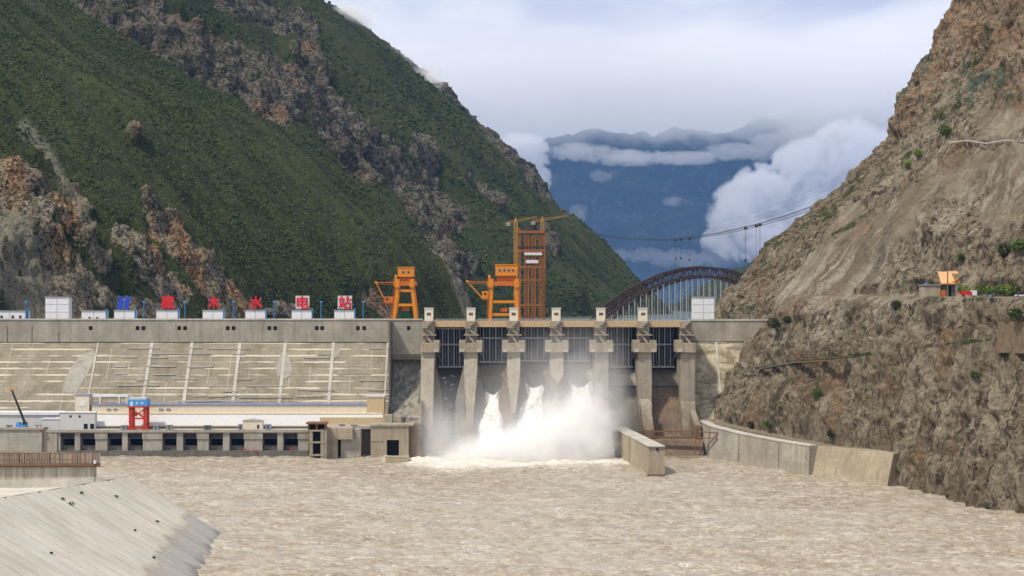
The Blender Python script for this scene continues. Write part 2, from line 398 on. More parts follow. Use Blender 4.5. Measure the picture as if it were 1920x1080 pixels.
c = t.mix(t.rng(fall(.045, .012), .45, .6, 0, .6), c, (.17, .13, .085)); c = t.mix(t.m_('MULTIPLY', t.attr('red'), t.rng(t.noise(.09, 6, .7), .40, .56)), c, (.33, .21, .125))
c = t.mix(t.m_('MULTIPLY', t.attr('dark'), t.rng(fall(.16, .03), .38, .56, 0, .75)), c, (.205, .165, .11))
streak = fall(.20, .016, 6, .7)
c = t.mix(t.m_('MULTIPLY', t.attr('streak'), t.rng(streak, .50, .60)), c, (.46, .42, .34))
c = t.mix(t.m_('MULTIPLY', t.attr('streak'), t.rng(fall(.13, .014, 5, .7), .52, .62, 0, .7)), c, (.14, .12, .095))
smooth_ = t.m_('MULTIPLY', t.m_('SUBTRACT', 1.0, t.m_('MULTIPLY', t.attr('slab'), .8)), t.rng(t.noise(.028, 4, .6, dist=.5), .34, .54, .6, 1.0))
c = t.mix(t.m_('MULTIPLY', smooth_, t.rng(t.noise(.13, 6, .75), .50, .60, 0, .6)), c, (.16, .125, .08))
c = t.mix(t.m_('MULTIPLY', smooth_, t.rng(fall(.55, .20, 6, .8), .51, .57, 0, .9)), c, (.045, .035, .024)); c = t.mix(t.m_('MULTIPLY', smooth_, t.rng(fall(.22, .045, 5, .75, .8), .54, .60, 0, .8)), c, (.07, .055, .036))
fx_ = t.n('ShaderNodeCombineXYZ'); au, av = t.attr('fu'), t.attr('fv')
t.l(t.m_('ADD', t.m_('MULTIPLY', au, .035), t.m_('MULTIPLY', av, .028)), fx_.inputs[0]); t.l(t.m_('MULTIPLY', t.m_('SUBTRACT', av, t.m_('MULTIPLY', au, .75)), .34), fx_.inputs[1])
strata = t.noise(1.0, 4, .6, vec=fx_.outputs[0], dist=.15)
c = t.mix(t.m_('MULTIPLY', t.rng(t.noise(.035, 4, .6), .50, .62), t.rng(strata, .56, .62, 0, .6)), c, (.10, .08, .055))
c = t.mix(t.m_('MULTIPLY', smooth_, t.rng(t.noise(.42, 6, .8), .38, .46, .75, 0)), c, (.50, .42, .30))
c = t.mix(t.rng(t.noise(.035, 4, .6), .58, .68, 0, .35), c, (.36, .20, .10))
gm = t.m_('ADD', t.m_('MULTIPLY', t.attr('veg'), .8), t.m_('ADD', t.m_('MULTIPLY', t.m_('SUBTRACT', t.noise(.10, 7, .8), .5), 2.6), t.m_('MULTIPLY', t.m_('SUBTRACT', t.noise(.7, 3, .7), .5), .7)))
gc = t.mix(t.rng(t.noise(.5, 4, .6), .4, .6), (.04, .06, .02), (.10, .115, .05))
gc = t.mix(t.attr('sage'), gc, (.13, .17, .13))
c = t.mix(t.rng(gm, .42, .55), c, gc)
h = t.m_('ADD', t.m_('MULTIPLY', t.noise(.22, 8, .78), 3.4), t.m_('MULTIPLY', t.rng(t.vor(.22, vec=t.map((1, 1, .6)), feature='DISTANCE_TO_EDGE'), 0, .2), .6))
t.surf(c, .95, t.bump(h, .9, 1.6), spec=.1)

t = NT('far_mountain')
c = t.mix(t.rng(t.noise(.002, 6, .65), .4, .62), (.014, .028, .026), (.032, .052, .040))
c = t.mix(t.rng(t.noise(.0045, 9, .8), .54, .63, 0, .7), c, (.13, .14, .135))
t.surf(c, .95, t.bump(t.noise(.005, 8, .75), 1.0, 110), spec=.05)

t = NT('river_water')
wv = t.noise(1.0, 6, .65, vec=t.map((.16, .24, .2)), dist=1.0); w2 = t.noise(1.0, 6, .7, vec=t.map((.30, .45, .4)), dist=.8); w3 = t.noise(1.0, 3, .6, vec=t.map((.012, .025, 1)))
c = t.mix(t.rng(wv, .42, .58), (.26, .215, .152), (.395, .345, .268)); c = t.mix(t.rng(w2, .55, .64, 0, .9), c, (.24, .16, .08)); c = t.mix(t.rng(w2, .38, .45, .7, 0), c, (.44, .415, .375)); c = t.mix(t.rng(w3, .4, .6, 0, .45), c, (.41, .38, .32)); c = t.mix(t.rng(t.noise(1.0, 6, .8, vec=t.map((.12, .30, .3), loc=(7, 3, 1)), dist=1.5), .60, .68, 0, .8), c, (.56, .53, .47))
fo = t.m_('ADD', t.attr('foam'), t.m_('MULTIPLY', t.m_('SUBTRACT', t.noise(1.0, 7, .78, vec=t.map((.14, .36, .4)), dist=1.0), .5), 2.6))
rp = t.m_('ABSOLUTE', t.m_('SUBTRACT', t.noise(1.0, 5, .62, vec=t.map((.20, .34, .4), loc=(4, 4, 0)), dist=.9), .5))
c = t.mix(t.m_('MULTIPLY', t.rng(rp, .022, .006), t.rng(t.noise(1.0, 3, .6, vec=t.map((.05, .07, 1), loc=(1, 8, 0))), .42, .6)), c, (.225, .155, .085))
rq = t.m_('ABSOLUTE', t.m_('SUBTRACT', t.noise(1.0, 5, .62, vec=t.map((.16, .30, .4), loc=(14, 9, 0)), dist=.9), .5))
c = t.mix(t.m_('MULTIPLY', t.rng(rq, .018, .004), t.rng(t.noise(1.0, 3, .6, vec=t.map((.04, .08, 1), loc=(5, 2, 0))), .48, .62)), c, (.60, .57, .51))
c = t.mix(t.rng(t.m_('ADD', t.attr('cap'), t.m_('MULTIPLY', t.m_('SUBTRACT', t.noise(1.0, 5, .7, vec=t.map((.5, .9, 1))), .5), 2.2)), .75, 1.2, 0, .8), c, (.60, .575, .53))
c = t.mix(t.rng(fo, .35, .95, 0, .85), c, (.68, .65, .58))
t.surf(c, t.rng(fo, .3, .6, .30, .8), t.bump(t.m_('ADD', t.m_('MULTIPLY', w2, .8), wv), .8, .8), spec=.35)
t = NT('reservoir_water'); t.surf((.12, .13, .10), .15)
t = NT('white_water')
c = t.mix(t.rng(t.noise(1.0, 6, .7, vec=t.map((.5, .5, .16)), dist=.6), .36, .56), (.52, .49, .43), (.86, .85, .82))
t.surf(c, .7, t.bump(t.noise(1.0, 6, .75, vec=t.map((.8, .8, .25))), .7, .6))
t = NT('sliding_water')
c = t.mix(t.rng(t.noise(1.0, 6, .7, vec=t.map((.7, .7, .1))), .4, .65), (.21, .195, .16), (.30, .275, .225))
t.surf(c, .35, t.bump(t.noise(1.0, 5, .7, vec=t.map((.9, .9, .2))), .4, .4))
t = NT('trickling_water')
c = t.mix(t.rng(t.noise(1.0, 6, .75, vec=t.map((.25, .25, .55)), dist=1.2), .58, .64), (.05, .05, .055), (.55, .57, .60))
t.surf(c, .4)
# sloping slabs of the embankment
t = NT('embankment_slab')
sx = t.n('ShaderNodeSeparateXYZ'); t.l(t.geo(), sx.inputs[0])
c = t.mix(t.rng(t.noise(.08, 5, .6), .35, .65), (.44, .405, .33), (.57, .53, .45))
c = t.mix(t.rng(t.noise(1.0, 4, .6, vec=t.map((.04, .10, .04))), .5, .7, 0, .4), c, (.38, .36, .31))
c = t.mix(t.rng(t.noise(.9, 5, .7), .58, .7, 0, .45), c, (.22, .18, .13))
wet = t.m_('ADD', sx.outputs[2], t.m_('MULTIPLY', t.m_('SUBTRACT', t.noise(.12, 4, .6), .5), 7.0))
c = t.mix(t.rng(wet, 4.3, 6.6, .7, 0), c, (.25, .245, .25)); c = t.mix(t.rng(wet, 5.3, 6.3, 0, .55), c, c)
band = t.m_('MULTIPLY', t.rng(wet, 4.6, 5.6), t.rng(wet, 6.8, 5.6)); c = t.mix(t.m_('MULTIPLY', band, .55), c, (.25, .19, .15))
c = t.mix(t.rng(wet, .2, 2.2, .75, 0), c, (.11, .105, .10))
jf = t.m_('ABSOLUTE', t.m_('SUBTRACT', t.m_('FRACT', t.m_('DIVIDE', t.m_('ADD', sx.outputs[1], t.m_('MULTIPLY', t.noise(.1, 2), .5)), 5.9)), .5))
c = t.mix(t.m_('MULTIPLY', t.m_('LESS_THAN', jf, .022), t.rng(t.noise(.3, 4), .35, .6, .15, .9)), c, (.10, .085, .06))
t_sl = t.n('ShaderNodeTexWhiteNoise', noise_dimensions='1D'); t.l(t.m_('FLOOR', t.m_('DIVIDE', sx.outputs[1], 5.9)), t_sl.inputs['W']); c = t.mix(t.rng(t_sl.outputs[0], 0, 1, 0, .3), c, (.40, .385, .35))
t.surf(c, .85, t.bump(t.noise(.8, 5, .7), .2, .3))

# ---------------------------------------------------------------- setting: ground, water
o = MB().hexa([(-2400,-30,-9),(2400,-30,-9),(2400,14200,-9),(-2400,14200,-9),(-2400,-30,-8),(2400,-30,-8),(2400,14200,-8),(-2400,14200,-8)]).build('ground', 'soil'); tag(o, kind='structure')

# river: a displaced sheet
nx, ny = 430, 560
ys = 235 * (665 / 235.0) ** (np.linspace(0, 1, ny)); U = np.linspace(-1, 1, nx)
gy = np.repeat(ys[:, None], nx, 1); gx = U[None, :] * (.43 * gy)
zz = .45 * fbm(gx / 8, gy / 4.5, octv=5, gain=.65) + .45 * ridged(gx / 5.5 + gy / 40, gy / 2.6, octv=4, gain=.6, seed=5) + .5 * fbm(gx / 30, gy / 16, octv=2, seed=9)
edge = 620 + 6 * np.sin(gx / 14) + 5 * fbm(gx / 12, gy * 0 + 3, octv=3) + np.where(gx < -30, (-30 - gx) * .9, 0) + np.where(gx > 44, (gx - 44) * 2.0, 0)
cap = sstep(.25, .8, zz / np.abs(zz).max()) * (.35 + .65 * sstep(-.1, .5, fbm(gx / 40, gy / 25, octv=2, seed=33)))
foam = np.clip(.85 - np.abs(gy - edge - 10) / 50, -0.3, .6); foam = np.where(gy > edge, np.maximum(foam, np.where((gx > -55) & (gx < 50), .65, foam)), foam)
zz = zz * (1 + 1.0 * np.clip(foam, 0, 1)) * 1.9
foam2 = foam + (.25 * sstep(560, 625, gy) + .16 * sstep(400, 560, gy)) * sstep(80, 35, np.abs(gx - 2)) + .10 * fbm(gx / 30, gy / 14, octv=3, seed=77)
o = npmesh('river_water', np.stack([gx, gy, zz], 2).reshape(-1, 3), gridfaces(ny, nx), 'river_water', attrs={'foam': foam2, 'cap': cap}, smooth=True); tag(o, kind='structure')
o = MB().box(-1500, 1500, 702, 4600, 40, 57).build('reservoir_water', 'reservoir_water'); tag(o, kind='structure')

# ---------------------------------------------------------------- mountains
def capsule(px, py, segs):
    m = np.zeros_like(px)
    for x0, y0, x1, y1, w in segs:
        dx, dy = x1 - x0, y1 - y0; t_ = np.clip(((px - x0) * dx + (py - y0) * dy) / (dx*dx + dy*dy + 1e-6), 0, 1)
        d = np.hypot(px - x0 - t_ * dx, py - y0 - t_ * dy) / w; m = np.maximum(m, sstep(1.25, .55, d))
    return m
class Hill:
    def __init__(s, P0, foot, crest, sky, step, srange, drange, back=.9, near=None):
        s.P0 = np.array(P0, float); e = np.array(foot, float); s.e = e / np.linalg.norm(e); s.n = np.array([-s.e[1], s.e[0]])
        c = np.array(crest, float); s.k = (c @ s.e) / (c @ s.n); s.back = back; s.near = near
        dd = np.linspace(0, drange[1], 120); P = s.P0[None] + s.n[None] * dd[:, None] + s.e[None] * (s.k * dd)[:, None]
        px = PX(P[:, 0], P[:, 1]); sk = np.array(sorted(sky)); py = np.interp(px, sk[:, 0], sk[:, 1])
        z = Z(py, P[:, 1]); i = np.argmax(px < sk[0, 0]) if (px < sk[0, 0]).any() else len(dd)
        if i < len(dd):
            for j in range(i, len(dd)): z[j] = z[j-1] + (dd[1] - dd[0]) * .76 * max(0, 1 - (dd[j] - dd[i]) / 140.0)
        s.dd, s.zz = dd, z; s.step, s.sr, s.dr = step, srange, drange
    def height(s, S, D):
        z = np.interp(np.clip(D, 0, None), s.dd, s.zz) + np.minimum(D, 0) * 1.1
        over = S - s.k * D; z = z - s.back * np.maximum(over, 0) - .004 * np.maximum(over, 0) ** 1.2
        if s.near is not None: z = z - .8 * np.maximum(s.near - S, 0)
        return z
    def grid(s, relief):
        S = np.arange(s.sr[0], s.sr[1], s.step); D = np.arange(s.dr[0], s.dr[1], s.step); nS, nD = len(S), len(D)
        S, D = np.meshgrid(S, D, indexing='ij'); x = s.P0[0] + s.e[0] * S + s.n[0] * D; y = s.P0[1] + s.e[1] * S + s.n[1] * D
        z = s.height(S, D); px, py = PX(x, y), PY(z, y)
        disp, att = relief(S, D, x, y, z, px, py)
        # push along the slope normal
        nz = .79; nh = .61
        x = x - s.n[0] * disp * nh; y = y - s.n[1] * disp * nh; z = z + disp * nz
        s.surf = (x, y, z); s.att = att; s.SD = (S, D); return x, y, z, att, nS, nD

M1 = Hill((-31, 1100), (229, 400), (-351, 100),
          [(110,0),(250,88),(370,165),(520,243),(620,322),(700,392),(790,470),(850,535),(885,592)], 1.55, (-560, 150), (-14, 455))
M1_ROCK = [(0,360,60,420,40),(0,440,130,560,62),(60,400,160,470,26),(120,420,185,500,24),(260,390,300,450,18),(225,450,330,560,30),(300,440,400,540,34),(390,520,450,590,34),(0,520,120,590,45),
           (520,575,560,590,14),(690,560,730,590,17),(235,255,250,265,8),(480,590,560,575,8),(170,560,300,585,22),(790,465,840,520,9),(845,520,880,585,14),(60,300,140,360,13),(130,350,165,400,10)]
def relief1(S, D, x, y, z, px, py):
    rk = capsule(px, py, M1_ROCK)
    wv = .5 * fbm(S / 70, D / 90, seed=22); rib = ridged(S / 21 + wv, D / 240, octv=3, gain=.55, seed=24)
    g = 3.4 * rib + 8.5 * ridged(S / 75 + .35 * fbm(S / 160, D / 160, seed=2), D / 330, octv=3, seed=4) + 1.4 * fbm(S / 14, D / 30, octv=4, seed=6)
    cl = 5 * (ridged(S / 26, D / 30, z / 30, octv=4, gain=.55, seed=8)) + 13 * blocky(S / 17, D / 26, z / 26, 4, seed=9) + 5 * blocky(S / 6, D / 8, z / 8, 3, seed=19) + 2.0 * fbm(S / 5, D / 5, z / 4, octv=3, seed=3)
    pale = capsule(px, py, [(40,250,75,290,16),(85,300,140,385,15),(0,430,50,520,30),(10,540,75,590,30),(40,480,90,560,16),(130,380,160,420,10),(795,470,850,535,7),(850,535,882,590,13)])
    warm = capsule(px, py, [(95,400,112,495,20),(0,340,22,400,16),(268,440,290,505,13),(325,450,365,545,24),(430,545,470,590,14),(240,250,246,262,7),(130,400,180,440,8),(700,565,735,590,15)])
    return (g * (1 - .5 * rk) + cl * rk + 5 * rk) * sstep(-5, 25, D), {'rock': np.clip(rk * 1.5 - .55, -.55, 1), 'pale': pale, 'warm': warm, 'rib': rib}
x, y, z, att, n1, n2 = M1.grid(relief1)
o = npmesh('hillside_terrain', np.stack([x, y, z], 2).reshape(-1, 3), gridfaces(n1, n2), 'near_hillside', attrs=att); tag(o, kind='structure')

M2 = Hill((240, 2100), (240, 700), (-602, 200),
          [(430,-85),(540,-3),(600,22),(640,40),(700,72),(740,100),(775,130),(805,152),(860,205),(905,245),(960,296),(1000,336),(1045,388),(1085,430),(1130,470),(1180,520),(1225,560),(1262,592)], 2.9, (-1150, 330), (-20, 800), near=-870)
M2_ROCK = [(120,0,420,130,52),(250,40,520,200,62),(400,120,520,225,45),(420,170,500,215,16),(540,60,590,150,36),(580,150,610,250,40),(600,190,780,370,42),(620,250,700,330,34),(720,300,780,390,30),(430,0,560,60,40),
           (880,210,960,300,20),(960,310,1060,400,16),(800,150,880,225,15),(800,360,850,420,30),(790,400,860,520,26),(880,330,930,390,14),(770,280,800,330,20),(1010,430,1040,470,10)]
def relief2(S, D, x, y, z, px, py):
    rk = capsule(px, py, M2_ROCK)
    wv = .5 * fbm(S / 140, D / 180, seed=26); rib = ridged(S / 48 + wv, D / 420, octv=3, gain=.55, seed=28)
    g = 8 * rib + 24 * ridged(S / 210 + .5 * fbm(S / 300, D / 300, seed=12), D / 750, octv=3, seed=14) + 4 * fbm(S / 40, D / 60, octv=5, gain=.55, seed=16)
    cl = 10 * (ridged(S / 55, D / 60, z / 60, octv=4, gain=.58, seed=18)) + 28 * blocky(S / 34, D / 50, z / 50, 4, seed=29) + 10 * blocky(S / 13, D / 17, z / 17, 3, seed=30) + 3.5 * fbm(S / 12, D / 12, z / 9, octv=3, seed=13)
    crest = np.exp(-np.abs(S - M2.k * D) / 45.0)
    g = g * (1 - .75 * crest) + 9.0 * crest * fbm(S / 26, D / 26, octv=5, gain=.62, seed=21)
    return (g * (1 - .5 * rk) + cl * rk * (1 - .5 * crest)) * sstep(-5, 30, D), {'rock': np.clip(rk * 1.3 - .5, -.5, 1), 'rib': rib, 'warm': capsule(px, py, [(510,120,560,150,20),(480,80,500,100,14),(560,100,590,110,10),(470,205,520,235,12),(230,90,260,120,14),(840,440,860,470,12),(330,60,400,70,16)])}
x, y, z, att, n1, n2 = M2.grid(relief2)
o = npmesh('mountain_terrain', np.stack([x, y, z], 2).reshape(-1, 3), gridfaces(n1, n2), 'far_hillside', attrs=att); tag(o, kind='structure')

# scrub on both slopes: past counting, one mesh each
def scrub(H, n, smin, smax, name, seed, mat):
    x, y, z = H.surf; i = rng.integers(0, x.shape[0], n * 3); j = rng.integers(0, x.shape[1], n * 3)
    X_, Y_, Z_ = x[i, j], y[i, j], z[i, j]; px, py = PX(X_, Y_), PY(Z_, Y_)
    ok = (px > -80) & (px < 1400) & (py > -120) & (py < 595)
    Sv, Dv = H.SD[0][i, j], H.SD[1][i, j]; k_ = H.step / 1.55
    dens = .55 * fbm(X_ / 60, Y_ / 60, Z_ / 60, 4, seed=seed) + .7 * fbm(Sv / (15 * k_), Dv / (85 * k_), octv=3, seed=seed + 1) + rng.uniform(-.25, .25, len(X_))
    rkv = H.att['rock'][i, j]; ok &= (dens > .08) & ((rkv < .25) | (rng.random(len(X_)) < .10))
    X_, Y_, Z_ = X_[ok][:n], Y_[ok][:n], Z_[ok][:n]; sz = smin + (smax - smin) * rng.random(len(X_)) ** 3
    V, Fa = tufts(np.stack([X_, Y_, Z_ + sz * .3], 1), sz, squash=1.35)
    o = npmesh(name, V, Fa, mat, smooth=False); tag(o, ('dark' if mat == 'leaf_dark' else 'olive') + ' green scrub scattered over the ' + ('near left slope behind the crest' if H is M1 else 'higher mountain beyond the near slope'), 'scrub', kind='stuff')
scrub(M1, 30000, .28, 1.25, 'hillside_scrub', 31, 'leaf_dark'); scrub(M1, 12000, .25, .9, 'hillside_brush', 33, 'leaf_olive')
scrub(M2, 30000, .5, 2.7, 'mountain_scrub', 37, 'leaf_dark'); scrub(M2, 12000, .6, 2.2, 'mountain_brush', 39, 'leaf_olive')

# the cut cliff on the right: level contours joined station by station
LV = np.array([-6, 14, 30, 50, 61, 72, 72.6, 100, 130, 160, 187, 213, 240, 300, 400.])
ST = {380: [202,206,212,220,224,230,247,262,282,296,305,313,322,350,420],
      460: [170,173,178,186,190,196,222,236,252,266,276,285,295,325,400],
      541: [146,151,155,160,165,168,197,209,227,246,260,272,285,318,385],
      600: [112,120,127,135,142,150,176,188,207,228,244,257,271,304,372],
      650: [92,103,112,120,127,133,138,160,192,214,231,246,261,294,362],
      690: [78, 90,101,113,124,130,132,152,186,209,226,242,257,290,358],
      740: [84, 90, 98,108,117,121,122,146,181,205,223,241,256,289,356],
      800: [98,103,107,112,116,120,121,143,180,204,222,240,255,288,355],
      900: [160,166,170,176,180,184,185,207,244,268,286,304,320,352,420],
      1040:[300,306,310,316,320,324,325,347,384,408,426,444,460,492,560]}
ky = np.array(sorted(ST)); tab = np.array([ST[k] for k in ky], float)
ny, nz_ = 820, 620
yy = np.linspace(380, 1040, ny)
# smooth interpolation along y
def smooth_interp(q, xs, ys_):
    r = np.interp(q, xs, ys_); a = np.interp(q - 14, xs, ys_); b = np.interp(q + 14, xs, ys_); return .4 * r + .3 * a + .3 * b
cont = np.stack([smooth_interp(yy, ky, tab[:, j]) for j in range(len(LV))], 1)
# arc-length parameter up the profile
mean_x = cont.mean(0); arc = np.concatenate([[0], np.cumsum(np.hypot(np.diff(mean_x), np.diff(LV)))]); tt = np.linspace(0, arc[-1], nz_)
lz = np.interp(tt, arc, LV)
CX = np.stack([np.interp(tt, arc, cont[i]) for i in range(ny)]); CY = np.repeat(yy[:, None], nz_, 1); CZ = np.repeat(lz[None, :], ny, 0)
bw = (arc[6] - arc[5]) / 2; bench = np.clip(1.6 - np.abs(tt - (arc[5] + arc[6]) / 2) / bw * .8, 0, 1)[None, :] * np.interp(yy, [380, 590, 620, 640], [1, 1, .6, 0])[:, None]
AR = np.repeat(tt[None, :], ny, 0)
def cliff_relief(x, y, z):
    a = 9.5 * ridged(y / 45 - z / 90, x / 70, z / 120, octv=3, seed=41)             # big buttresses
    b = 3.6 * ridged(y / 15 + z / 70, AR / 95, octv=3, gain=.5, seed=43) * (1 + .5 * fbm(y / 40, AR / 40, octv=2, seed=44)) + 2.6 * ridged(y / 7 + z / 40, AR / 22, z / 30, octv=5, gain=.58, seed=45)
    c_ = 1.5 * ridged(y / 3.2, x / 3.2, z / 4.4, octv=4, gain=.62, seed=47)
    d_ = 2.2 * np.sign(vnoise(y / 7 + z / 22, z / 5.5, seed=51)) * vnoise(y / 7 + z / 22, z / 5.5, seed=51) ** 2
    return a, b, c_, d_
a, b, c_, d_ = cliff_relief(CX, CY, CZ)
upper = sstep(75, 110, CZ); ledge = 1 - bench
lowz = sstep(40, 20, CZ); slab = np.zeros_like(CZ)
pX0, pY0 = PX(CX, CY), PY(CZ, CY)
slab = capsule(pX0, pY0, [(1800,330,1920,300,48),(1860,230,1920,210,34),(1560,560,1680,420,34),(1480,560,1620,410,26),(1880,400,1920,360,40),(1700,430,1760,330,30)])
zb_l = 36 + (680 - CY) * .125
step1 = np.where(CZ < zb_l, np.exp(-(np.maximum(zb_l - CZ, 0)) / 16), -np.exp(-(np.maximum(CZ - zb_l, 0)) / 12)) * np.interp(CY, [380, 690, 720], [1, 1, 0])
zb_h = 118 + (690 - CY) * .10
step2 = np.where(CZ < zb_h, np.exp(-(np.maximum(zb_h - CZ, 0)) / 22), -np.exp(-(np.maximum(CZ - zb_h, 0)) / 16)) * np.interp(CY, [500, 640, 760], [1, 1, 0])
crag = capsule(pX0, pY0, [(1820,20,1760,110,60),(1900,40,1860,120,50),(1740,130,1700,230,36),(1900,100,1920,180,36)])
disp = (a * (.35 + .5 * upper) + b * (1.0 - .25 * upper + .35 * lowz + .5 * crag) * (1 - .4 * slab) + 1.6 * ridged(CY * .02 + AR * .016, (AR - .75 * CY) / 8, octv=2, gain=.5, seed=91) * (1 - .7 * slab) + 7.0 * blocky(CY / 17, AR / 24, CX / 30, 4, seed=63) * (1 - .8 * slab) + c_ * (1 - .7 * slab) + d_ * .9 * (1 - .7 * slab) + 5.5 * step1 + 4.5 * step2 + 5 * crag * ridged(CY / 22, AR / 30, CZ / 40, octv=5, gain=.6, seed=57)) * ledge
dam_zone = np.exp(-((CY - 690) / 16) ** 2) * sstep(66, 60, CZ); disp = disp * (1 - .6 * dam_zone)
disp = disp - disp[CZ > 85].mean() * sstep(62, 90, CZ)
disp = disp * (1 - .75 * sstep(22, 10, CZ) * np.interp(CY, [535, 548, 665, 690], [0, 1, 1, 0]))
RXc = CX - disp * .80; RYc = CY - disp * .25; RZc = CZ + disp * .42 * sstep(0, 12, CZ)
# small berms
px, py = PX(RXc, RYc), PY(RZc, RYc)
veg = np.full_like(px, -.42)
vg = capsule(px, py, [(1660,205,1740,110,22),(1800,150,1860,60,26),(1760,200,1900,120,34),(1620,330,1540,400,12),(1430,470,1560,395,14),(1640,345,1740,270,13),(1380,540,1440,500,14),(1375,580,1420,575,14),
     (1440,610,1480,600,14),(1460,620,1560,600,8),(1875,470,1920,440,22),(1400,694,1860,636,5),(1640,395,1500,480,8),(1800,170,1920,170,28),(1700,560,1920,565,8),(1600,660,1760,630,9),(1900,600,1920,600,12),(1520,740,1540,730,8),(1350,790,1470,812,9),(1660,650,1710,640,6),(1790,690,1850,650,7)])
sage = capsule(px, py, [(1640,200,1720,120,24),(1820,160,1920,150,34),(1900,440,1880,480,20)])
veg = veg + vg * .85 + .12 * upper + .5 * capsule(px, py, [(1420,690,1860,634,4)])
veg = veg - .5 * capsule(px, py, [(1500,600,1800,350,60),(1850,330,1900,250,50),(1700,700,1900,800,90)])
CL = npmesh('cliff_terrain', np.stack([RXc, RYc, RZc], 2).reshape(-1, 3), gridfaces(ny, nz_, True), 'scree_rock', attrs={'veg': veg, 'sage': sage * .8, 'fu': CY, 'fv': AR, 'slab': slab, 'red': np.clip(crag * 1.1 + capsule(px, py, [(1400,480,1430,540,26),(1640,260,1700,200,22)]) * .8, 0, 1),
    'dark': np.clip(sstep(60, 44, CZ) * (.55 - .6 * capsule(px, py, [(1730,730,1880,760,60),(1640,640,1800,690,26)])) + capsule(px, py, [(1500,450,1640,310,30),(1730,340,1600,450,26),(1400,540,1500,460,24),(1380,680,1540,800,40)]) * .85, 0, 1),
    'streak': np.clip(capsule(px, py, [(1470,580,1640,400,44),(1640,560,1760,430,44),(1560,600,1700,480,40),(1780,380,1900,340,40)]) * (1 - sstep(75, 45, CZ) * .4) * 1.2 + .15, 0, 1)}); tag(CL, kind='structure')
def on_cliff(px_, py_):
    """nearest cliff surface point seen at that place of the photograph (world position)"""
    d2 = (px - px_) ** 2 + (py - py_) ** 2; m = d2 < max(16.0, d2.min() * 1.5); yv = np.where(m, RYc, 1e9); i = np.unravel_index(np.argmin(yv), yv.shape)
    return Vector((float(RXc[i]), float(RYc[i]), float(RZc[i])))

# a low grey hill far up the valley, and the far range
gx = np.linspace(180, 1500, 150); gy = np.linspace(3000, 4300, 130); gx, gy = np.meshgrid(gx, gy, indexing='ij')
hz = 62 + np.clip((gx - 400) * .55, -60, 420) - np.abs(gy - 3500) * .12 + 35 * ridged(gx / 260, gy / 260, octv=5) 
o = npmesh('hill_terrain', np.stack([gx, gy, np.maximum(hz, 20)], 2).reshape(-1, 3), gridfaces(150, 130, True), 'far_hillside', attrs={'rock': np.zeros_like(gx) + .1}); tag(o, kind='structure')
gx = np.linspace(-2600, 9400, 560); gy = np.linspace(14400, 21000, 240); gx, gy = np.meshgrid(gx, gy, indexing='ij')
sk = np.array([(700,340),(900,300),(1010,285),(1060,262),(1120,246),(1165,262),(1225,268),(1265,240),(1330,250),(1375,258),(1420,230),(1455,246),(1510,208),(1560,228),(1610,216),(1700,225),(1900,180),(2400,160)], float)
cy_ = 18900.0; top = Z(np.interp(PX(gx, cy_), sk[:, 0], sk[:, 1]), cy_)
t_ = np.clip((cy_ - gy) / (cy_ - 14400), 0, 1); prof = np.where(gy < cy_, (1 - t_) ** 1.05, 1 - (gy - cy_) / 5000)
hz = 30 + (top - 30) * prof + (330 * ridged(gx / 1200 + .3 * fbm(gx / 1800, gy / 1800), gy / 3100, octv=6, gain=.58, seed=61) + 80 * ridged(gx / 450, gy / 800, octv=4, gain=.6, seed=62)) * np.clip(t_ * 3.2, .5, 1)
hz[:, 0] = -9; hz[:, 1] = np.minimum(hz[:, 1], 60)
o = npmesh('far_mountain_terrain', np.stack([gx, gy, np.maximum(hz, -8)], 2).reshape(-1, 3), gridfaces(560, 240, True), 'far_mountain'); tag(o, kind='structure')
# ---------------------------------------------------------------- the dam (one thing, many parts)
YC = 690.0; ZC = Z(600, YC); ZB = Z(641, YC)
dam = thing('dam', 'long grey concrete gravity dam with six gated spillway bays across the river', 'dam', (0, YC, 0))
xl, xj, xs = -345.0, X(736, YC), X(790, YC)
XR = 150.0
# left non-overflow section
b = MB(); b.box(xl, xj - .25, YC, 700, ZB, ZC); b.build('crest_wall', 'concrete', dam)
b = MB(); b.prism([(YC + .7, ZB), (663, 8), (663, -4), (700, -4), (700, ZB)], xl, xj - .4); FACE = b.build('downstream_face', 'dam_face_concrete', dam)
def face_y(z): return YC + .7 - (ZB - z) * (YC + .7 - 663) / (ZB - 8)
# pale vertical joint ribs running down the face
for pxt in (184, 285, 360, 450, 535, 625, 727):
    xt = X(pxt, YC); w = 1.5 if pxt not in (727, 184) else .8
    MB().hexa([(xt - w/2, face_y(9) - .35, 9), (xt + w/2, face_y(9) - .35, 9), (xt + w/2, face_y(9) + .3, 9), (xt - w/2, face_y(9) + .3, 9),
               (xt - w/2, face_y(ZB) - .35, ZB - .05), (xt + w/2, face_y(ZB) - .35, ZB - .05), (xt + w/2, face_y(ZB) + .3, ZB - .05), (xt - w/2, face_y(ZB) + .3, ZB - .05)]).build('joint_rib', 'concrete_pale', dam)
# formwork ledges that were left on the face
for k in range(46):
    pa = rnd.uniform(190, 700); wl = rnd.uniform(18, 80); py_ = rnd.choice([655, 664, 672, 688, 701, 712, 722, 731, 742, 750]) + rnd.uniform(-1.5, 1.5)
    z = Z(py_, YC - 5); x0 = X(pa, YC); yq = face_y(z)
    MB().box(x0, min(x0 + wl / 3.9, xj - 1.2), yq - .45, yq + .5, z, z + rnd.uniform(.35, .65)).build('pour_ledge', 'concrete_pale', dam)
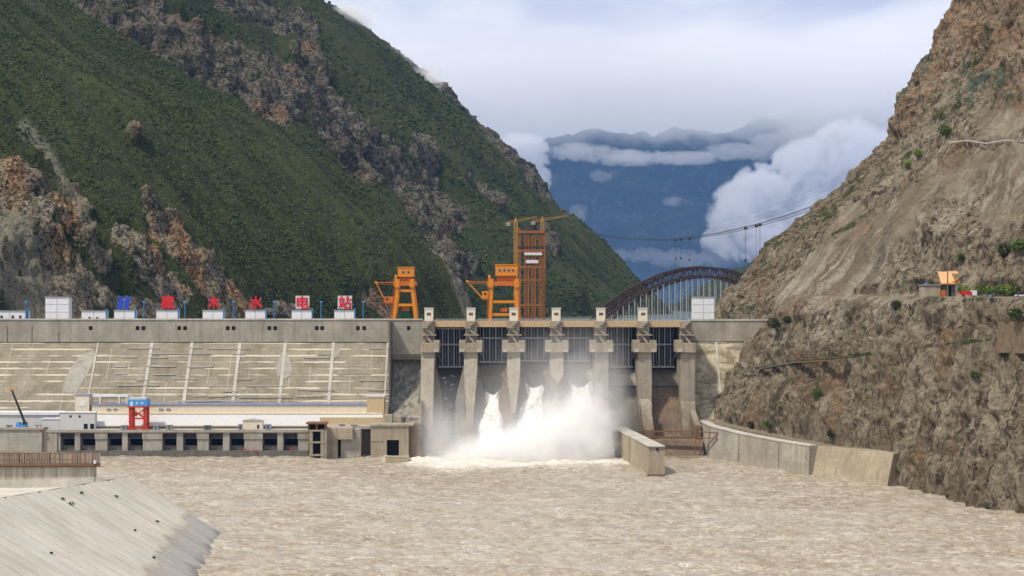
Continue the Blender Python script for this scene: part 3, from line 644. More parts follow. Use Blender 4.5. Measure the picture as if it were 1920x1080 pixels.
# grey shotcrete patches
def patch(pts, name, mat, off=.18):
    V = []; n = len(pts)
    for p, q in pts:
        z = Z(q, YC); z = Z(q, face_y(z)); yq = face_y(z); V.append((X(p, yq), yq, z))
    b = MB(); b.v = [(x, y - off, z) for x, y, z in V] + [(x, y + .3, z) for x, y, z in V]; b.f = [tuple(range(n))[::-1], tuple(range(n, 2 * n))] + [(i, (i+1) % n, n + (i+1) % n, n + i) for i in range(n)]
    return b.build(name, mat, dam)
patch([(176,657),(180,668),(170,690),(158,712),(142,740),(116,736),(122,712),(132,690),(148,668)], 'sprayed_patch', 'concrete_grey')
patch([(533,655),(541,668),(548,690),(546,704),(534,710),(519,704),(517,686),(524,668)], 'sprayed_patch', 'concrete_grey')
patch([(628,652),(640,655),(636,668),(626,672)], 'sprayed_patch', 'concrete_grey')
# portal holes under the crest: pairs of dark openings in a shallow frame
for p in (170, 258, 269, 336, 347, 427, 438, 505, 516, 594, 604, 671, 683):
    xx = X(p, YC); zz_ = Z(615, YC)
    q = MB().box(xx - .9, xx + .9, YC - .06, YC + .4, zz_ - 1.0, zz_ + .9).build('drain_opening', 'dark_void', dam)
for p in (14, 60, 110): MB().box(X(p, YC) - .15, X(p, YC) + .15, YC - .12, YC + .2, ZB, ZC - (3 if p != 110 else 6)).build('joint_seam', 'concrete_dark', dam)
# crest parapet and its rail
MB().box(xl, xj - .3, YC - .35, YC + .35, ZC, ZC + .7).build('parapet', 'concrete_pale', dam)
# smooth block beside the spillway, recess with grey stains below it
zb2 = Z(672, 684)
b = MB(); b.prism([(684, ZC), (684, zb2 + 2), (686, zb2 - .6), (690, zb2 - 1.4), (700, zb2 - 1.4), (700, ZC)], xj + .25, xs + 1.2); b.build('end_block', 'concrete_grey', dam)
MB().box(xj + .3, xs + 1.2, 683.6, 684.4, ZC, ZC + .7).build('parapet', 'concrete_pale', dam)
MB().box(X(766, 684) - .8, X(766, 684) + .8, 683.9, 684.4, Z(615, 684) - .9, Z(615, 684) + .9).build('drain_opening', 'dark_void', dam)
b = MB(); b.prism([(690.6, zb2 - 1.4), (668, 10), (668, -4), (699, -4), (699, zb2 - 1.4)], xj + .5, xs + 1.0)
t = NT('stained_grey_face'); c = t.mix(t.rng(t.noise(1.0, 5, .6, vec=t.map((.35, .35, .06)), dist=.8), .42, .6), (.15, .165, .165), (.33, .31, .25)); c = t.mix(t.rng(t.noise(1.0, 5, .7, vec=t.map((.6, .6, .1), loc=(5, 2, 0))), .52, .68), c, (.08, .085, .08)); t.surf(c, .9, t.bump(t.noise(.7, 5, .7), .4, .4))
b.build('recess_face', 'stained_grey_face', dam)
MB().box(xj - .4, xj + .5, 672, 700, -4, ZC - .3).build('joint_gap', 'concrete_dark', dam)

# spillway: piers at equal spacing
PCX = [X(p, 672) for p in (804, 883.5, 963, 1043, 1126, 1206.5, 1286)]
BT = [(617,689),(606,680),(604,678),(604,678),(614,689),(614,689)]
for i, pc in enumerate(PCX):
    pr = MB()
    last = i == 6
    w = 3.15 if not last else 3.3
    nose = 664.0
    pr.prism([(nose, Z(655, nose)), (nose, 24), (nose - 9, 2), (nose - 9, -4), (699, -4), (699, Z(655, nose))], pc - w, pc + w)
    mat = 'pier_concrete'
    P = pr.build('pier', mat, dam)
    # narrower upper shaft up to the gate house
    MB().box(pc - 2.7, pc + 2.7, 671, 699, Z(655, nose) + .002, ZC - .3).build('pier_shaft', 'concrete_warm', dam)
    # hammerhead corbels carrying the gate arms
    zt, zb_ = Z(643, 668), Z(660, 668)
    lft, rgt = (-5.4 if i else -3.2), (5.4 if i < 6 else 3.6)
    MB().prism([(pc + lft, zt), (pc + rgt, zt), (pc + rgt, zb_), (pc + lft, zb_)], 662.5, 676, 'y').build('trunnion_corbel', 'concrete_warm', dam)
    for sgn in (-1, 1):
        xx = pc + sgn * 3.9
        if (i == 0 and sgn < 0) or (i == 6 and sgn > 0): continue
        MB().box(xx - 1.1, xx + 1.1, 661.9, 662.48, zb_ + .3, zb_ + 1.5).build('bearing_plate', 'concrete_pale', dam); MB().box(xx - 1.45, xx + 1.45, 664, 676, zt + .06, zt + 1.3).build('corbel_block', 'concrete', dam)
    # zigzag stairs on the nose, with slabs for landings
    m = -1 if i < 6 else 1
    z3, z2, z1, z0 = Z(601, 670), Z(613, 670), Z(627, 670), Z(643, 670)
    st = MB()
    st.hexa([(pc - 1.9, 669.6, z2 - .3), (pc - .9, 669.6, z2 - .3), (pc - .9, 670.9, z2 - .3), (pc - 1.9, 670.9, z2 - .3), (pc + 1.5, 669.6, z3), (pc + 2.4, 669.6, z3), (pc + 2.4, 670.9, z3), (pc + 1.5, 670.9, z3)])
    st.hexa([(pc + 1.6, 669.3, z1 - .3), (pc + 2.9, 669.3, z1 - .3), (pc + 2.9, 670.9, z1 - .3), (pc + 1.6, 670.9, z1 - .3), (pc - 2.5, 669.3, z2 - .2), (pc - 1.2, 669.3, z2 - .2), (pc - 1.2, 670.9, z2 - .2), (pc - 2.5, 670.9, z2 - .2)])
    st.hexa([(pc + 1.2, 668.8, z0 - .2), (pc + 2.4, 668.8, z0 - .2), (pc + 2.4, 670.9, z0 - .2), (pc + 1.2, 670.9, z0 - .2), (pc - 2.2, 668.8, z1 + .2), (pc - 1.0, 668.8, z1 + .2), (pc - 1.0, 670.9, z1 + .2), (pc - 2.2, 670.9, z1 + .2)])
    S_ = st.build('stair_flight', 'concrete_grey', dam)
    ld = MB(); ld.box(pc - 3.4, pc + 3.7, 668.2, 671, z1 - .5, z1); ld.box(pc - 3.3, pc + .2, 668.8, 671, z2 - .6, z2 - .2); ld.build('stair_landing', 'concrete_warm', S_)
    sh = MB(); sh.bar((pc - 1.4, 669.3, z2 - .75), (pc + 2.3, 669.3, z3 - .6), .5); sh.bar((pc + 2.0, 669.0, z1 - .8), (pc - 1.9, 669.0, z2 - .8), .5); sh.build('stair_stringer', 'concrete_dark', S_)
# flared tails of the first four piers
for i in range(4):
    pc = PCX[i]; z0, z1 = Z(686, 664), Z(748, 662)
    lo, hi = (-7.0 if i else -4.2), 7.0
    fb = MB(); fb.hexa([(pc + lo, 656, -3), (pc + hi, 656, -3), (pc + hi, 676, -3), (pc + lo, 676, -3), (pc + lo, 662, z1), (pc + hi, 662, z1), (pc + hi, 676, z1), (pc + lo, 676, z1)])
    fb.hexa([(pc + lo, 662, z1), (pc + hi, 662, z1), (pc + hi, 676, z1), (pc + lo, 676, z1), (pc + max(lo, -3.4), 669, z0), (pc + 3.4, 669, z0), (pc + 3.4, 676, z0), (pc + max(lo, -3.4), 676, z0)])
    fb.build('pier_flare', 'concrete_stained' if i != 1 else 'concrete_wet', dam)
    zn0 = Z(700, 660); zn1 = Z((800, 802, 775, 722)[i], 652); hw = (2.9, 1.2, 1.0, .25)[i]
    MB().hexa([(pc - hw, 651, zn1), (pc + hw, 651, zn1), (pc + hw, 663, zn1), (pc - hw, 663, zn1), (pc - 3.0, 660.5, zn0), (pc + 3.0, 660.5, zn0), (pc + 3.0, 668, zn0), (pc - 3.0, 668, zn0)]).build('pier_nose', 'pier_concrete', dam)
    MB().hexa([(pc - 3.0, 660.5, zn0 + .01), (pc + 3.0, 660.5, zn0 + .01), (pc + 3.0, 668, zn0 + .01), (pc - 3.0, 668, zn0 + .01), (pc - 3.1, 663.8, zn0 + 7), (pc + 3.1, 663.8, zn0 + 7), (pc + 3.1, 668, zn0 + 7), (pc - 3.1, 668, zn0 + 7)]).build('pier_nose', 'pier_concrete', dam)
# decks, girders, gates, chutes
for i in range(6):
    a, b_ = PCX[i] + 2.75, PCX[i + 1] - 2.75
    MB().box(a, b_, 672.5, 677, Z(613, 674), Z(601.5, 674)).build('road_girder', 'peach_beam', dam)
    MB().box(a, b_, 677.2, 699, ZC - 2.4, ZC - .4).build('crest_deck', 'concrete_grey', dam)
    rl = MB(); rl.box(a, b_, 672.6, 672.8, ZC + .55, ZC + .7); rl.box(a, b_, 672.6, 672.8, ZC + .1, ZC + .2)
    for k in range(9): xx = a + (b_ - a) * k / 8; rl.box(xx - .07, xx + .07, 672.6, 672.8, Z(601.5, 674), ZC + .7)
    rl.build('deck_railing', 'gate_rib', dam)
    a, b_ = PCX[i] + 3.2, PCX[i + 1] - 3.2
    yt = 684.0; zt, zbm = Z(BT[i][0], yt), Z(BT[i][1], yt)
    if i in (0, 4, 5):   # dark slot above the lowered gates
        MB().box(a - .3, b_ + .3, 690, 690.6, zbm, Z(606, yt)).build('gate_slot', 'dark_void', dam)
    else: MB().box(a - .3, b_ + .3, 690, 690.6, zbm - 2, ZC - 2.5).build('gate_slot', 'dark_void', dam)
    # curved skin plate
    g = MB(); n = 7
    for k in range(n):
        z0 = zbm + (zt - zbm) * k / n; z1 = zbm + (zt - zbm) * (k + 1) / n
        f0 = (k / n - .5) * 2; f1 = ((k + 1) / n - .5) * 2; y0 = yt + 1.6 * (1 - f0 * f0) + .8; y1 = yt + 1.6 * (1 - f1 * f1) + .8
        g.hexa([(a, y0, z0), (b_, y0, z0), (b_, y0 + .4, z0), (a, y0 + .4, z0), (a, y1, z1), (b_, y1, z1), (b_, y1 + .4, z1), (a, y1 + .4, z1)])
    G = g.build('spillway_gate', 'gate_plate', dam)
    inner0, inner1 = a + .9, b_ - .9
    if i in (0, 3, 4, 5): inner0, inner1 = a + 1.4, b_ - 1.4
    nr = 9
    for k in range(nr):
        xx = inner0 + (inner1 - inner0) * k / (nr - 1)
        strong = k in (1, 3, 5, 7)
        MB().box(xx - (.27 if strong else .13), xx + (.27 if strong else .13), yt - .2, yt + 1.6, zbm + .2, zt).build('gate_rib', 'gate_rib' if strong else 'grey_steel', G)
    MB().box(inner0 - .6, inner1 + .6, yt - .7, yt + .6, zbm - .1, zbm + .75).build('bottom_girder', 'gate_rib', G)
    zm = Z(634 if i in (1, 2, 3) else 646, yt)
    MB().box(a, b_, yt - .9, yt - .25, zm - .3, zm + .45).build('arm_girder', 'gate_rib', G)
    if i in (0, 4, 5): MB().box(a, b_, yt - .8, yt + .4, zt - .1, zt + .7).build('top_girder', 'gate_rib', G)
    for sgn, xx in ((-1, a), (1, b_)):
        ar = MB(); ar.bar((xx - sgn * 2.2, yt - .5, zm), (xx + sgn * .2, 671, Z(651, 671)), .55); ar.bar((xx - sgn * 1.8, yt - .5, zbm + 3.5), (xx + sgn * .2, 671, Z(652, 671)), .5)
        ar.build('gate_arm', 'gate_rib' if i in (1, 2, 3) else 'grey_steel', G)
    a2, b2 = PCX[i] + 3.2, PCX[i + 1] - 3.2
    if i == 0:
        c_ = MB(); c_.prism([(688, zbm - 1.2), (682, zbm - 2.5), (676, zbm - 8), (668, 14), (663, -3), (699, -3), (699, zbm - 1.2)], a2, b2); c_.build('spill_chute', 'trickling_water', dam)
        MB().box(a2, b2, 680.2, 681.8, zbm - 3.2, zbm - 1.4).build('sill_shadow_strip', 'dark_void', dam)  # near-black strip, no real beam: shade under the gate sill put in as colour
    elif i in (1, 2, 3):
        c_ = MB(); c_.prism([(687, zbm - .6), (684, zbm - 1.2), (678, zbm - 6), (668, 10), (664, -3), (699, -3), (699, zbm - .6)], a2, b2); c_.build('spill_chute', 'sliding_water', dam)
    else:
        zj = Z(727, 672)
        c_ = MB(); c_.prism([(686, zbm - .8), (681, zbm - 3), (674.5, zj + .8), (699, zj + .8), (699, zbm - .8)], a2, b2); c_.build('spill_chute', 'concrete_grey' if i == 4 else 'concrete_wet', dam)
        c_ = MB(); c_.prism([(674, zj - .2), (662, 9), (655, 3), (652, -3), (699, -3), (699, zj - .2)], a2, b2); c_.build('spill_chute', 'concrete_wet' if i == 4 else 'concrete_stained', dam)
        MB().box(a2, b2, 674.8, 680, zj - .3, zj + .9).build('chute_joint', 'concrete_dark', dam)
# sloping tail walls of the two right-hand piers
for p0, q0, p1, q1, w in ((1209, 748, 1217, 806, 2.3), (1298, 768, 1309, 798, 1.3)):
    y0, y1 = 660, 648
    z0, z1 = Z(q0, y0), Z(q1, y1); x0, x1 = X(p0, y0), X(p1, y1)
    MB().hexa([(x1 - w, y1, -3), (x1 + w, y1, -3), (x0 + w, 668, -3), (x0 - w, 668, -3), (x1 - w, y1, z1), (x1 + w, y1, z1), (x0 + w, y0, z0), (x0 - w, y0, z0)]).build('tail_wall', 'pier_concrete', dam)
# right non-overflow section
xr0 = PCX[6] + 3.4; zb3 = Z(640, YC)
MB().box(xr0 - .6, XR, YC, 700, zb3, ZC - .4).build('crest_wall', 'concrete', dam)
MB().box(xr0, XR - .4, YC - .35, YC + .3, ZC - .4, ZC + .45).build('parapet', 'concrete_pale', dam)
b = MB(); b.prism([(YC + .6, zb3), (667, 10), (667, -4), (700, -4), (700, zb3)], xr0, 134)
t = NT('right_face_concrete'); c = t.mix(t.rng(t.noise(.16, 6, .65), .42, .58), (.22, .185, .12), (.46, .40, .29)); c = t.mix(t.rng(t.noise(1.0, 4, .6, vec=t.map((.08, .08, .5))), .54, .6, 0, .7), c, (.17, .14, .09)); c = t.mix(t.rng(t.noise(.5, 5, .7), .55, .7, 0, .6), c, (.12, .10, .06)); t.surf(c, .9, t.bump(t.noise(.6, 5, .7), .5, .4))
b.build('downstream_face', 'right_face_concrete', dam)
def fy2(z): return YC + .6 - (zb3 - z) * (YC + .6 - 667) / (zb3 - 10)
xx = X(1343, YC); MB().hexa([(xx-.6, fy2(12)-.3, 12), (xx+.5, fy2(12)-.3, 12), (xx+.5, fy2(12)+.3, 12), (xx-.6, fy2(12)+.3, 12), (xx-.6, fy2(zb3)-.3, zb3), (xx+.5, fy2(zb3)-.3, zb3), (xx+.5, fy2(zb3)+.3, zb3), (xx-.6, fy2(zb3)+.3, zb3)]).build('joint_rib', 'concrete_pale', dam)
for p, q, w, h in ((1318, 733, 9, 4), (1318, 757, 9, 3), (1365, 652, 10, 2), (1312, 643, 14, 1.6)):
    z = Z(q, 676); xx = X(p, 680); MB().box(xx, xx + w, fy2(z) - .5, fy2(z) + 1.5, z - .25 * h, z).build('pour_ledge', 'concrete_pale', dam)

# ---------------------------------------------------------------- things standing on the crest
def hut(px0, px1, py0, label, windows=(), name='control_hut', mat='white_paint', group='white control huts on the left crest', depth=5.0, y0=692.0, base=None, panel=False, pyb=599):
    x0, x1 = X(px0, y0), X(px1, y0); zb = base if base is not None else ZC; zt = Z(py0, y0); xc = (x0 + x1) / 2
    r = thing(name, label, 'hut', (xc, y0 + depth / 2, zb), group)
    MB().box(x0, x1, y0, y0 + depth, zb, zt - .35).build('wall', mat, r)
    MB().box(x0 - .35, x1 + .35, y0 - .35, y0 + depth + .35, zt - .35, zt).build('roof', 'grey_steel' if mat == 'white_paint' else mat, r)
    for wx, wz, ww, wh in windows:
        xx, zz_ = X(wx, y0), Z(wz, y0); f = MB().box(xx - ww/2 - .12, xx + ww/2 + .12, y0 - .08, y0 + .05, zz_ - wh/2 - .12, zz_ + wh/2 + .12).build('window', 'grey_steel', r)
        MB().box(xx - ww/2, xx + ww/2, y0 - .12, y0 + .02, zz_ - wh/2, zz_ + wh/2).build('pane', 'dark_glass', f)
    if panel:
        n = 3; m = MB()
        for k in range(1, n): z = zb + (zt - zb) * k / n; m.box(x0, x1, y0 - .05, y0 + .05, z - .08, z + .08)
        m.box(xc - .08, xc + .08, y0 - .06, y0 + .05, zb, zt - .35); m.build('panel_joint', 'grey_steel', r)
    else:
        MB().box(xc - .1, xc + .1, y0 - .07, y0 + .05, zb + .1, zt - .4).build('downpipe', 'grey_steel', r)
        MB().box(x1 + .02, x1 + .5, y0 + .3, y0 + 1.5, zb, zt + .8).build('cable_cabinet', 'sky_blue_paint', r)
    return r
hut(-14, 50, 582, 'low white hut with three small dark windows at the far left end of the crest', [(3,594,1.1,1.1),(24,594,1.1,1.1),(38,594,1.1,1.1)])
hut(85, 129, 556, 'tall white panelled tower house on the left crest between two low huts', name='crest_tower_house', group='tall panelled tower houses on the crest', panel=True)
hut(153, 198, 582, 'low white hut with two small dark windows right of the tall left tower house', [(168,596,1.0,.7),(182,596,1.0,.7)])
HUTS = [(214, 252, 'blue slanted emblem'), (293, 333, 'first red character'), (380, 418, 'second red character'), (460, 497, 'third red character'), (547, 584, 'fourth red character'), (627, 664, 'fifth red character')]
for a, b_, w in HUTS: hut(a, b_, 581, 'small white hut on the crest carrying the ' + w + ' on its roof')
# rooftop sign: the emblem and five characters, each a panel of its own
def glyph(ch, px0, px1, py0, py1, label, board=False):
    y0 = 693.0; c = bpy.data.curves.new('g', 'FONT'); c.body = ch; c.extrude = .0; 
    tmp = bpy.data.objects.new('g', c); COL.objects.link(tmp); bpy.context.view_layer.update()
    me = bpy.data.meshes.new_from_object(tmp.evaluated_get(bpy.context.evaluated_depsgraph_get())); bpy.data.objects.remove(tmp)
    V = np.array([v.co[:2] for v in me.vertices]); mn, mx = V.min(0), V.max(0)
    x0, x1, z0, z1 = X(px0, y0), X(px1, y0), Z(py1, y0), Z(py0, y0)
    r = thing('sign_character', label, 'sign letter', ((x0 + x1) / 2, y0, z0), 'big characters standing on the hut roofs')
    fa = [tuple(p.vertices) for p in me.polygons]; q = (V - mn) / (mx - mn)
    P = [(x0 + u * (x1 - x0), y0, z0 + w * (z1 - z0)) for u, w in q]
    m = MB(); 
    m.v = P + [(x, y + .25, z) for x, y, z in P]; n = len(P); m.f = fa + [tuple(i + n for i in f)[::-1] for f in fa]
    eg = {}
    for f in fa:
        for i in range(len(f)):
            e_ = (f[i], f[(i+1) % len(f)]); k = (min(e_), max(e_)); eg[k] = eg.get(k, []) + [e_]
    for k, v in eg.items():
        if len(v) == 1: i, j = v[0]; m.f.append((j, i, i + n, j + n))
    # stroke weight: solidify outward a little so that the strokes read from far away
    o = m.build('lettering', 'sign_red', r)
    s_ = o.copy(); s_.data = o.data; 
    for dx, dz in ((.28, 0), (0, .28), (.28, .28)):
        k = o.copy(); COL.objects.link(k); k.parent = r; k.location = (o.location[0] + dx, .01 + dx * .1, dz); k.name = 'lettering'
    bpy.data.objects.remove(s_)
    if board: MB().box(x0 - .5, x1 + .5, y0 + .32, y0 + .5, z0, z1 + .4).build('backing_board', 'pale_roof', r)
    fr = MB(); 
    for xx in (x0 + .6, x1 - .6): fr.bar((xx, y0 + .5, z0 - .5), (xx, y0 + .5, z1 - .3), .15); fr.bar((xx, y0 + .5, z1 - .8), (xx, y0 + 3, z0 - .4), .12)
    fr.build('support_frame', 'grey_steel', r)
for ch, a, b_, lab, bd in (('藏', 302, 326, 'dense red character standing next after the blue emblem', False), ('木', 389, 412, 'plain red tree shaped character on the third lettered hut', False), ('水', 468, 491, 'red water character on its hut roof, middle of the five', False),
                       ('电', 556, 578, 'red character with a boxed middle on a white board, fourth of the five', True), ('站', 635, 658, 'red character on a white board at the right end of the rooftop sign', True)):
    glyph(ch, a, b_, 556, 579, lab, bd)
r = thing('company_emblem', 'blue emblem of two slanted bars standing on the leftmost lettered hut', 'emblem', (X(232, 693), 693, Z(580, 693)), 'big characters standing on the hut roofs')
for p0 in (220, 232):
    y0 = 693; b = MB(); zt, zb = Z(556, y0), Z(580, y0)
    b.hexa([(X(p0, y0), y0, zb), (X(p0 + 8, y0), y0, zb), (X(p0 + 8, y0), y0 + .4, zb), (X(p0, y0), y0 + .4, zb), (X(p0 + 4, y0), y0, zt), (X(p0 + 12, y0), y0, zt), (X(p0 + 12, y0), y0 + .4, zt), (X(p0 + 4, y0), y0 + .4, zt)]); b.build('slanted_bar', 'sign_blue', r)
# blue lamp posts
lp = None
for p, lab in ((49, 'right of the low hut with three windows'), (270, 'between the emblem hut and the first red character'), (347, 'right of the hut with the first red character'), (438, 'right of the hut with the second red character'), (514, 'right of the hut with the third red character'), (602, 'right of the hut with the fourth red character'), (681, 'right of the last lettered hut')):
    x0 = X(p, 691.5)
    if lp is None:
        lp = thing('crest_lamp_post', 'slim blue lamp post ' + lab, 'lamp post', (x0, 691.5, ZC + .7), 'blue lamp posts along the left crest')
        MB().tube([(x0, 691.5, ZC + .7), (x0, 691.5, ZC + 8.6)], [.42, .32], 8).build('pole', 'pole_blue', lp)
        MB().box(x0 - .5, x0 + .5, 691.1, 691.9, ZC + 8.4, ZC + 9.2).build('lamp_head', 'sky_blue_paint', lp)
    else: copy_thing(lp, (x0, 691.5, ZC + .7), 'slim blue lamp post ' + lab)
# small cream gate houses on the piers
gh = None; words = ['first', 'second', 'third', 'fourth', 'fifth', 'sixth']
for i in range(6):
    y0 = 672.0; x0 = X((804, 883, 963, 1043, 1127, 1206)[i], y0); lab = 'small cream gate house with a dark window on the %s spillway pier from the left' % words[i]
    zb = ZC - .3; zt = Z(577, y0)
    if gh is None:
        gh = thing('gate_house', lab, 'gate house', (x0, y0 + 2, zb), 'cream gate houses on the spillway piers')
        MB().box(x0 - 2.0, x0 + 2.0, y0, y0 + 5, zb, zt - .6).build('wall', 'cream_paint', gh)
        MB().box(x0 - 2.2, x0 + 2.2, y0 - .2, y0 + 5.2, zt - .6, zt).build('roof', 'pale_roof', gh)
        w_ = MB().box(x0 - 1.0, x0 + 1.0, y0 - .07, y0 + .05, zb + 2.6, zb + 4.0).build('window', 'grey_steel', gh)
        for sx_ in (-.5, .5): MB().box(x0 + sx_ - .38, x0 + sx_ + .38, y0 - .11, y0, zb + 2.8, zb + 3.8).build('pane', 'dark_glass', w_)
    else: copy_thing(gh, (x0, y0 + 2, zb), lab)
r = hut(1299, 1339, 556, 'tall white panelled house on the crest right of the spillway', name='crest_tower_house', group='tall panelled tower houses on the crest', panel=True, base=ZC - .4)
for ch in r.children:
    if ch.name.startswith('wall'): pass

# ---------------------------------------------------------------- gantry cranes on the crest
def gantry(px_c, wpx, house, mast, lab, wide):
    y0, y1 = 690.5, 699.0; zb = ZC + .02 if wide == 0 else ZC - .38
    cx = X(px_c, y0); s_ = y0 / F
    r = thing('gantry_crane', lab, 'crane', (cx, 695, zb), 'orange gantry cranes on the crest')
    zl = Z(532, y0); hw0 = wpx[0] * s_ / 2; hw1 = wpx[1] * s_ / 2
    for sx_ in (-1, 1):
        for yy_ in (y0, y1):
            MB().bar((cx + sx_ * hw0, yy_, zb), (cx + sx_ * hw1, yy_, zl), 1.7).build('leg', 'orange_paint', r)
            MB().box(cx + sx_ * hw0 - 1.4, cx + sx_ * hw0 + 1.4, yy_ - .5, yy_ + .5, zb, zb + .9).build('wheel_bogie', 'orange_dark', r)
    for q in ((545, 572) if wide == 0 else (566, 590)):
        z = Z(q, y0); f = (z - zb) / (zl - zb); hw = hw0 + (hw1 - hw0) * f
        for yy_ in (y0, y1): MB().box(cx - hw, cx + hw, yy_ - .35, yy_ + .35, z - .6, z + .7).build('cross_beam', 'orange_paint', r)
    for sx_ in (-1, 1): MB().bar((cx + sx_ * hw0 * .97, y0, zb + 3), (cx + sx_ * hw0 * .97, y1, zb + 3), .8).build('side_beam', 'orange_dark', r)
    MB().box(cx - hw1 - 2.2, cx + hw1 + 2.2, y0 - 1.2, y1 + 1, zl - 1.0, zl + 1.2).build('platform', 'orange_dark', r)
    pl = MB(); 
    for sx_ in (-1, 1): pl.box(cx + sx_ * (hw1 + .2) - 1.1, cx + sx_ * (hw1 + .2) + 1.1, y0 - 1.5, y0 - .2, zl - 1.8, zl + 2.2)
    pl.build('leg_head', 'orange_paint', r)
    x0, x1 = X(house[0], y0), X(house[1], y0); z0, z1 = Z(house[3], y0), Z(house[2], y0)
    H = MB().box(x0, x1, y0 - .5, y1 - 1, z0, z1).build('machine_house', 'orange_paint', r)
    MB().box(x0 - .3, x1 + .3, y0 - .8, y1 - .7, z1, z1 + .35).build('house_roof', 'orange_paint', r)
    MB().box(x0 + .8, x1 - .8, y0 + 1, y1 - 2, zl + 1.2, z0).build('house_base', 'orange_dark', r)
    for k in range(house[4]):
        xx = x0 + (x1 - x0) * (k + 1) / (house[4] + 1); w_ = MB().box(xx - .65, xx + .65, y0 - .62, y0 - .45, (z0+z1)/2 - .6, (z0+z1)/2 + .7).build('window', 'grey_steel', H)
        MB().box(xx - .45, xx + .45, y0 - .68, y0 - .5, (z0+z1)/2 - .4, (z0+z1)/2 + .5).build('pane', 'dark_glass', w_)
    rl = MB()
    for k in range(10): xx = cx - hw1 - 2.1 + (2 * hw1 + 4.2) * k / 9; rl.box(xx - .07, xx + .07, y0 - 1.25, y0 - 1.1, zl + 1.2, zl + 2.3)
    rl.box(cx - hw1 - 2.1, cx + hw1 + 2.1, y0 - 1.25, y0 - 1.1, zl + 2.2, zl + 2.35); rl.build('guard_rail', 'orange_dark', r)
    # luffing side jib
    tip, foot, cab = mast
    pt = (X(tip[0], y0), y0 - .2, Z(tip[1], y0)); pf = (X(foot[0], y0), y0 + 1, Z(foot[1], y0)); pp = (cx - hw1 - 1.5, y0, Z(529, y0))
    jb = MB(); jb.bar(pt, pf, .5); jb.bar((pt[0], pt[1] + 1, pt[2]), (pf[0], pf[1] + 1.2, pf[2] - .3), .45)
    for k in range(7): f = k / 7; g_ = (k + 1) / 7; A = Vector(pt).lerp(Vector(pf), f); B = Vector((pt[0], pt[1]+1, pt[2])).lerp(Vector((pf[0], pf[1]+1.2, pf[2]-.3)), g_); jb.bar(A, B, .22)
    jb.bar(Vector(pt) + Vector((-.6, 0, .4)), Vector(pt) + Vector((.9, 0, -.2)), .9); jb.build('jib', 'orange_paint', r)
    tb = MB(); tb.bar(pt, pp, .35); tb.bar((pt[0] + 1, pt[1], pt[2] - .8), (pp[0], pp[1], pp[2] - .9), .18); tb.build('tie_rod', 'orange_dark', r)
    cb = MB().box(X(cab[0], y0), X(cab[1], y0), y0 - .8, y0 + 2.4, Z(cab[3], y0), Z(cab[2], y0)).build('operator_cab', 'orange_dark' if wide == 0 else 'orange_paint', r)
    MB().box(X(cab[0] + 3, y0), X(cab[0] + 8, y0), y0 - .9, y0 - .7, Z(cab[2] + 7, y0), Z(cab[2] + 3, y0)).build('cab_window', 'dark_glass', cb)
    MB().box(X(cab[0] + 2, y0), cx - hw1 + 1, y0, y0 + 2, Z(cab[3] + 3, y0), Z(cab[3], y0)).build('cab_bracket', 'orange_dark', r)
    for sx_ in (-1, 1):
        ld = MB(); A = Vector((cx + sx_ * (hw0 + .1) + 1.1 * sx_, y0 - 1.0, zb + 1)); B = Vector((cx + sx_ * (hw1 + .1) + 1.1 * sx_, y0 - 1.0, zl))
        for q in (-.3, .3): ld.bar(A + Vector((q, 0, 0)), B + Vector((q, 0, 0)), .14)
        for k in range(20): p_ = A.lerp(B, k / 19); ld.bar(p_ - Vector((.3, 0, 0)), p_ + Vector((.3, 0, 0)), .12)
        ld.build('ladder', 'orange_dark', r)
    rp = MB(); [rp.bar((cx + q, 694, zl - 1), (cx + q, 694, zb + 6), .12) for q in (-1.2, -.4, .4, 1.2)]; rp.build('hoist_ropes', 'cable_steel', r)
    MB().box(cx - 1.8, cx + 1.8, 693.2, 694.8, zb + 4.4, zb + 6.2).build('lifting_beam', 'orange_dark', r)
    lz = MB(); xx = cx - hw1 - .9; lz.box(xx - .7, xx + .5, y0, y0 + 1, zl + 1, zl + 4.3); lz.build('mast_head', 'orange_paint', r)
    return r
g1 = gantry(759, (42, 26), (746, 776, 502, 519, 2), ((705, 530), (719, 558), (720, 741, 556, 568)), 'slimmer orange gantry crane with a two window machine house, left of the spillway', 0)
g2 = gantry(944.5, (52, 46), (929, 970, 497, 517, 4), ((876, 528), (904, 558), (904, 922, 546, 560)), 'broader orange gantry crane with a four window machine house over the spillway', 1)
xx = X(741, 692); 
tag(MB().prism([(X(748, 692), ZC+.71), (X(752, 692), ZC + 3.4), (X(764, 692), ZC + 3.9), (X(770, 692), ZC+.71)], 695, 698, 'y').build('covered_load', 'green_net'), 'green covered load lying between the legs of the slimmer gantry crane', 'cargo')
tag(MB().prism([(X(784, 692), ZC-.38), (X(783, 692), ZC + 2.2), (X(789, 692), ZC + 3.0), (X(796, 692), ZC + 2.8), (X(797, 692), ZC-.38)], 693, 697, 'y').build('covered_load', 'green_net'), 'green covered load right beside the first cream gate house', 'cargo')

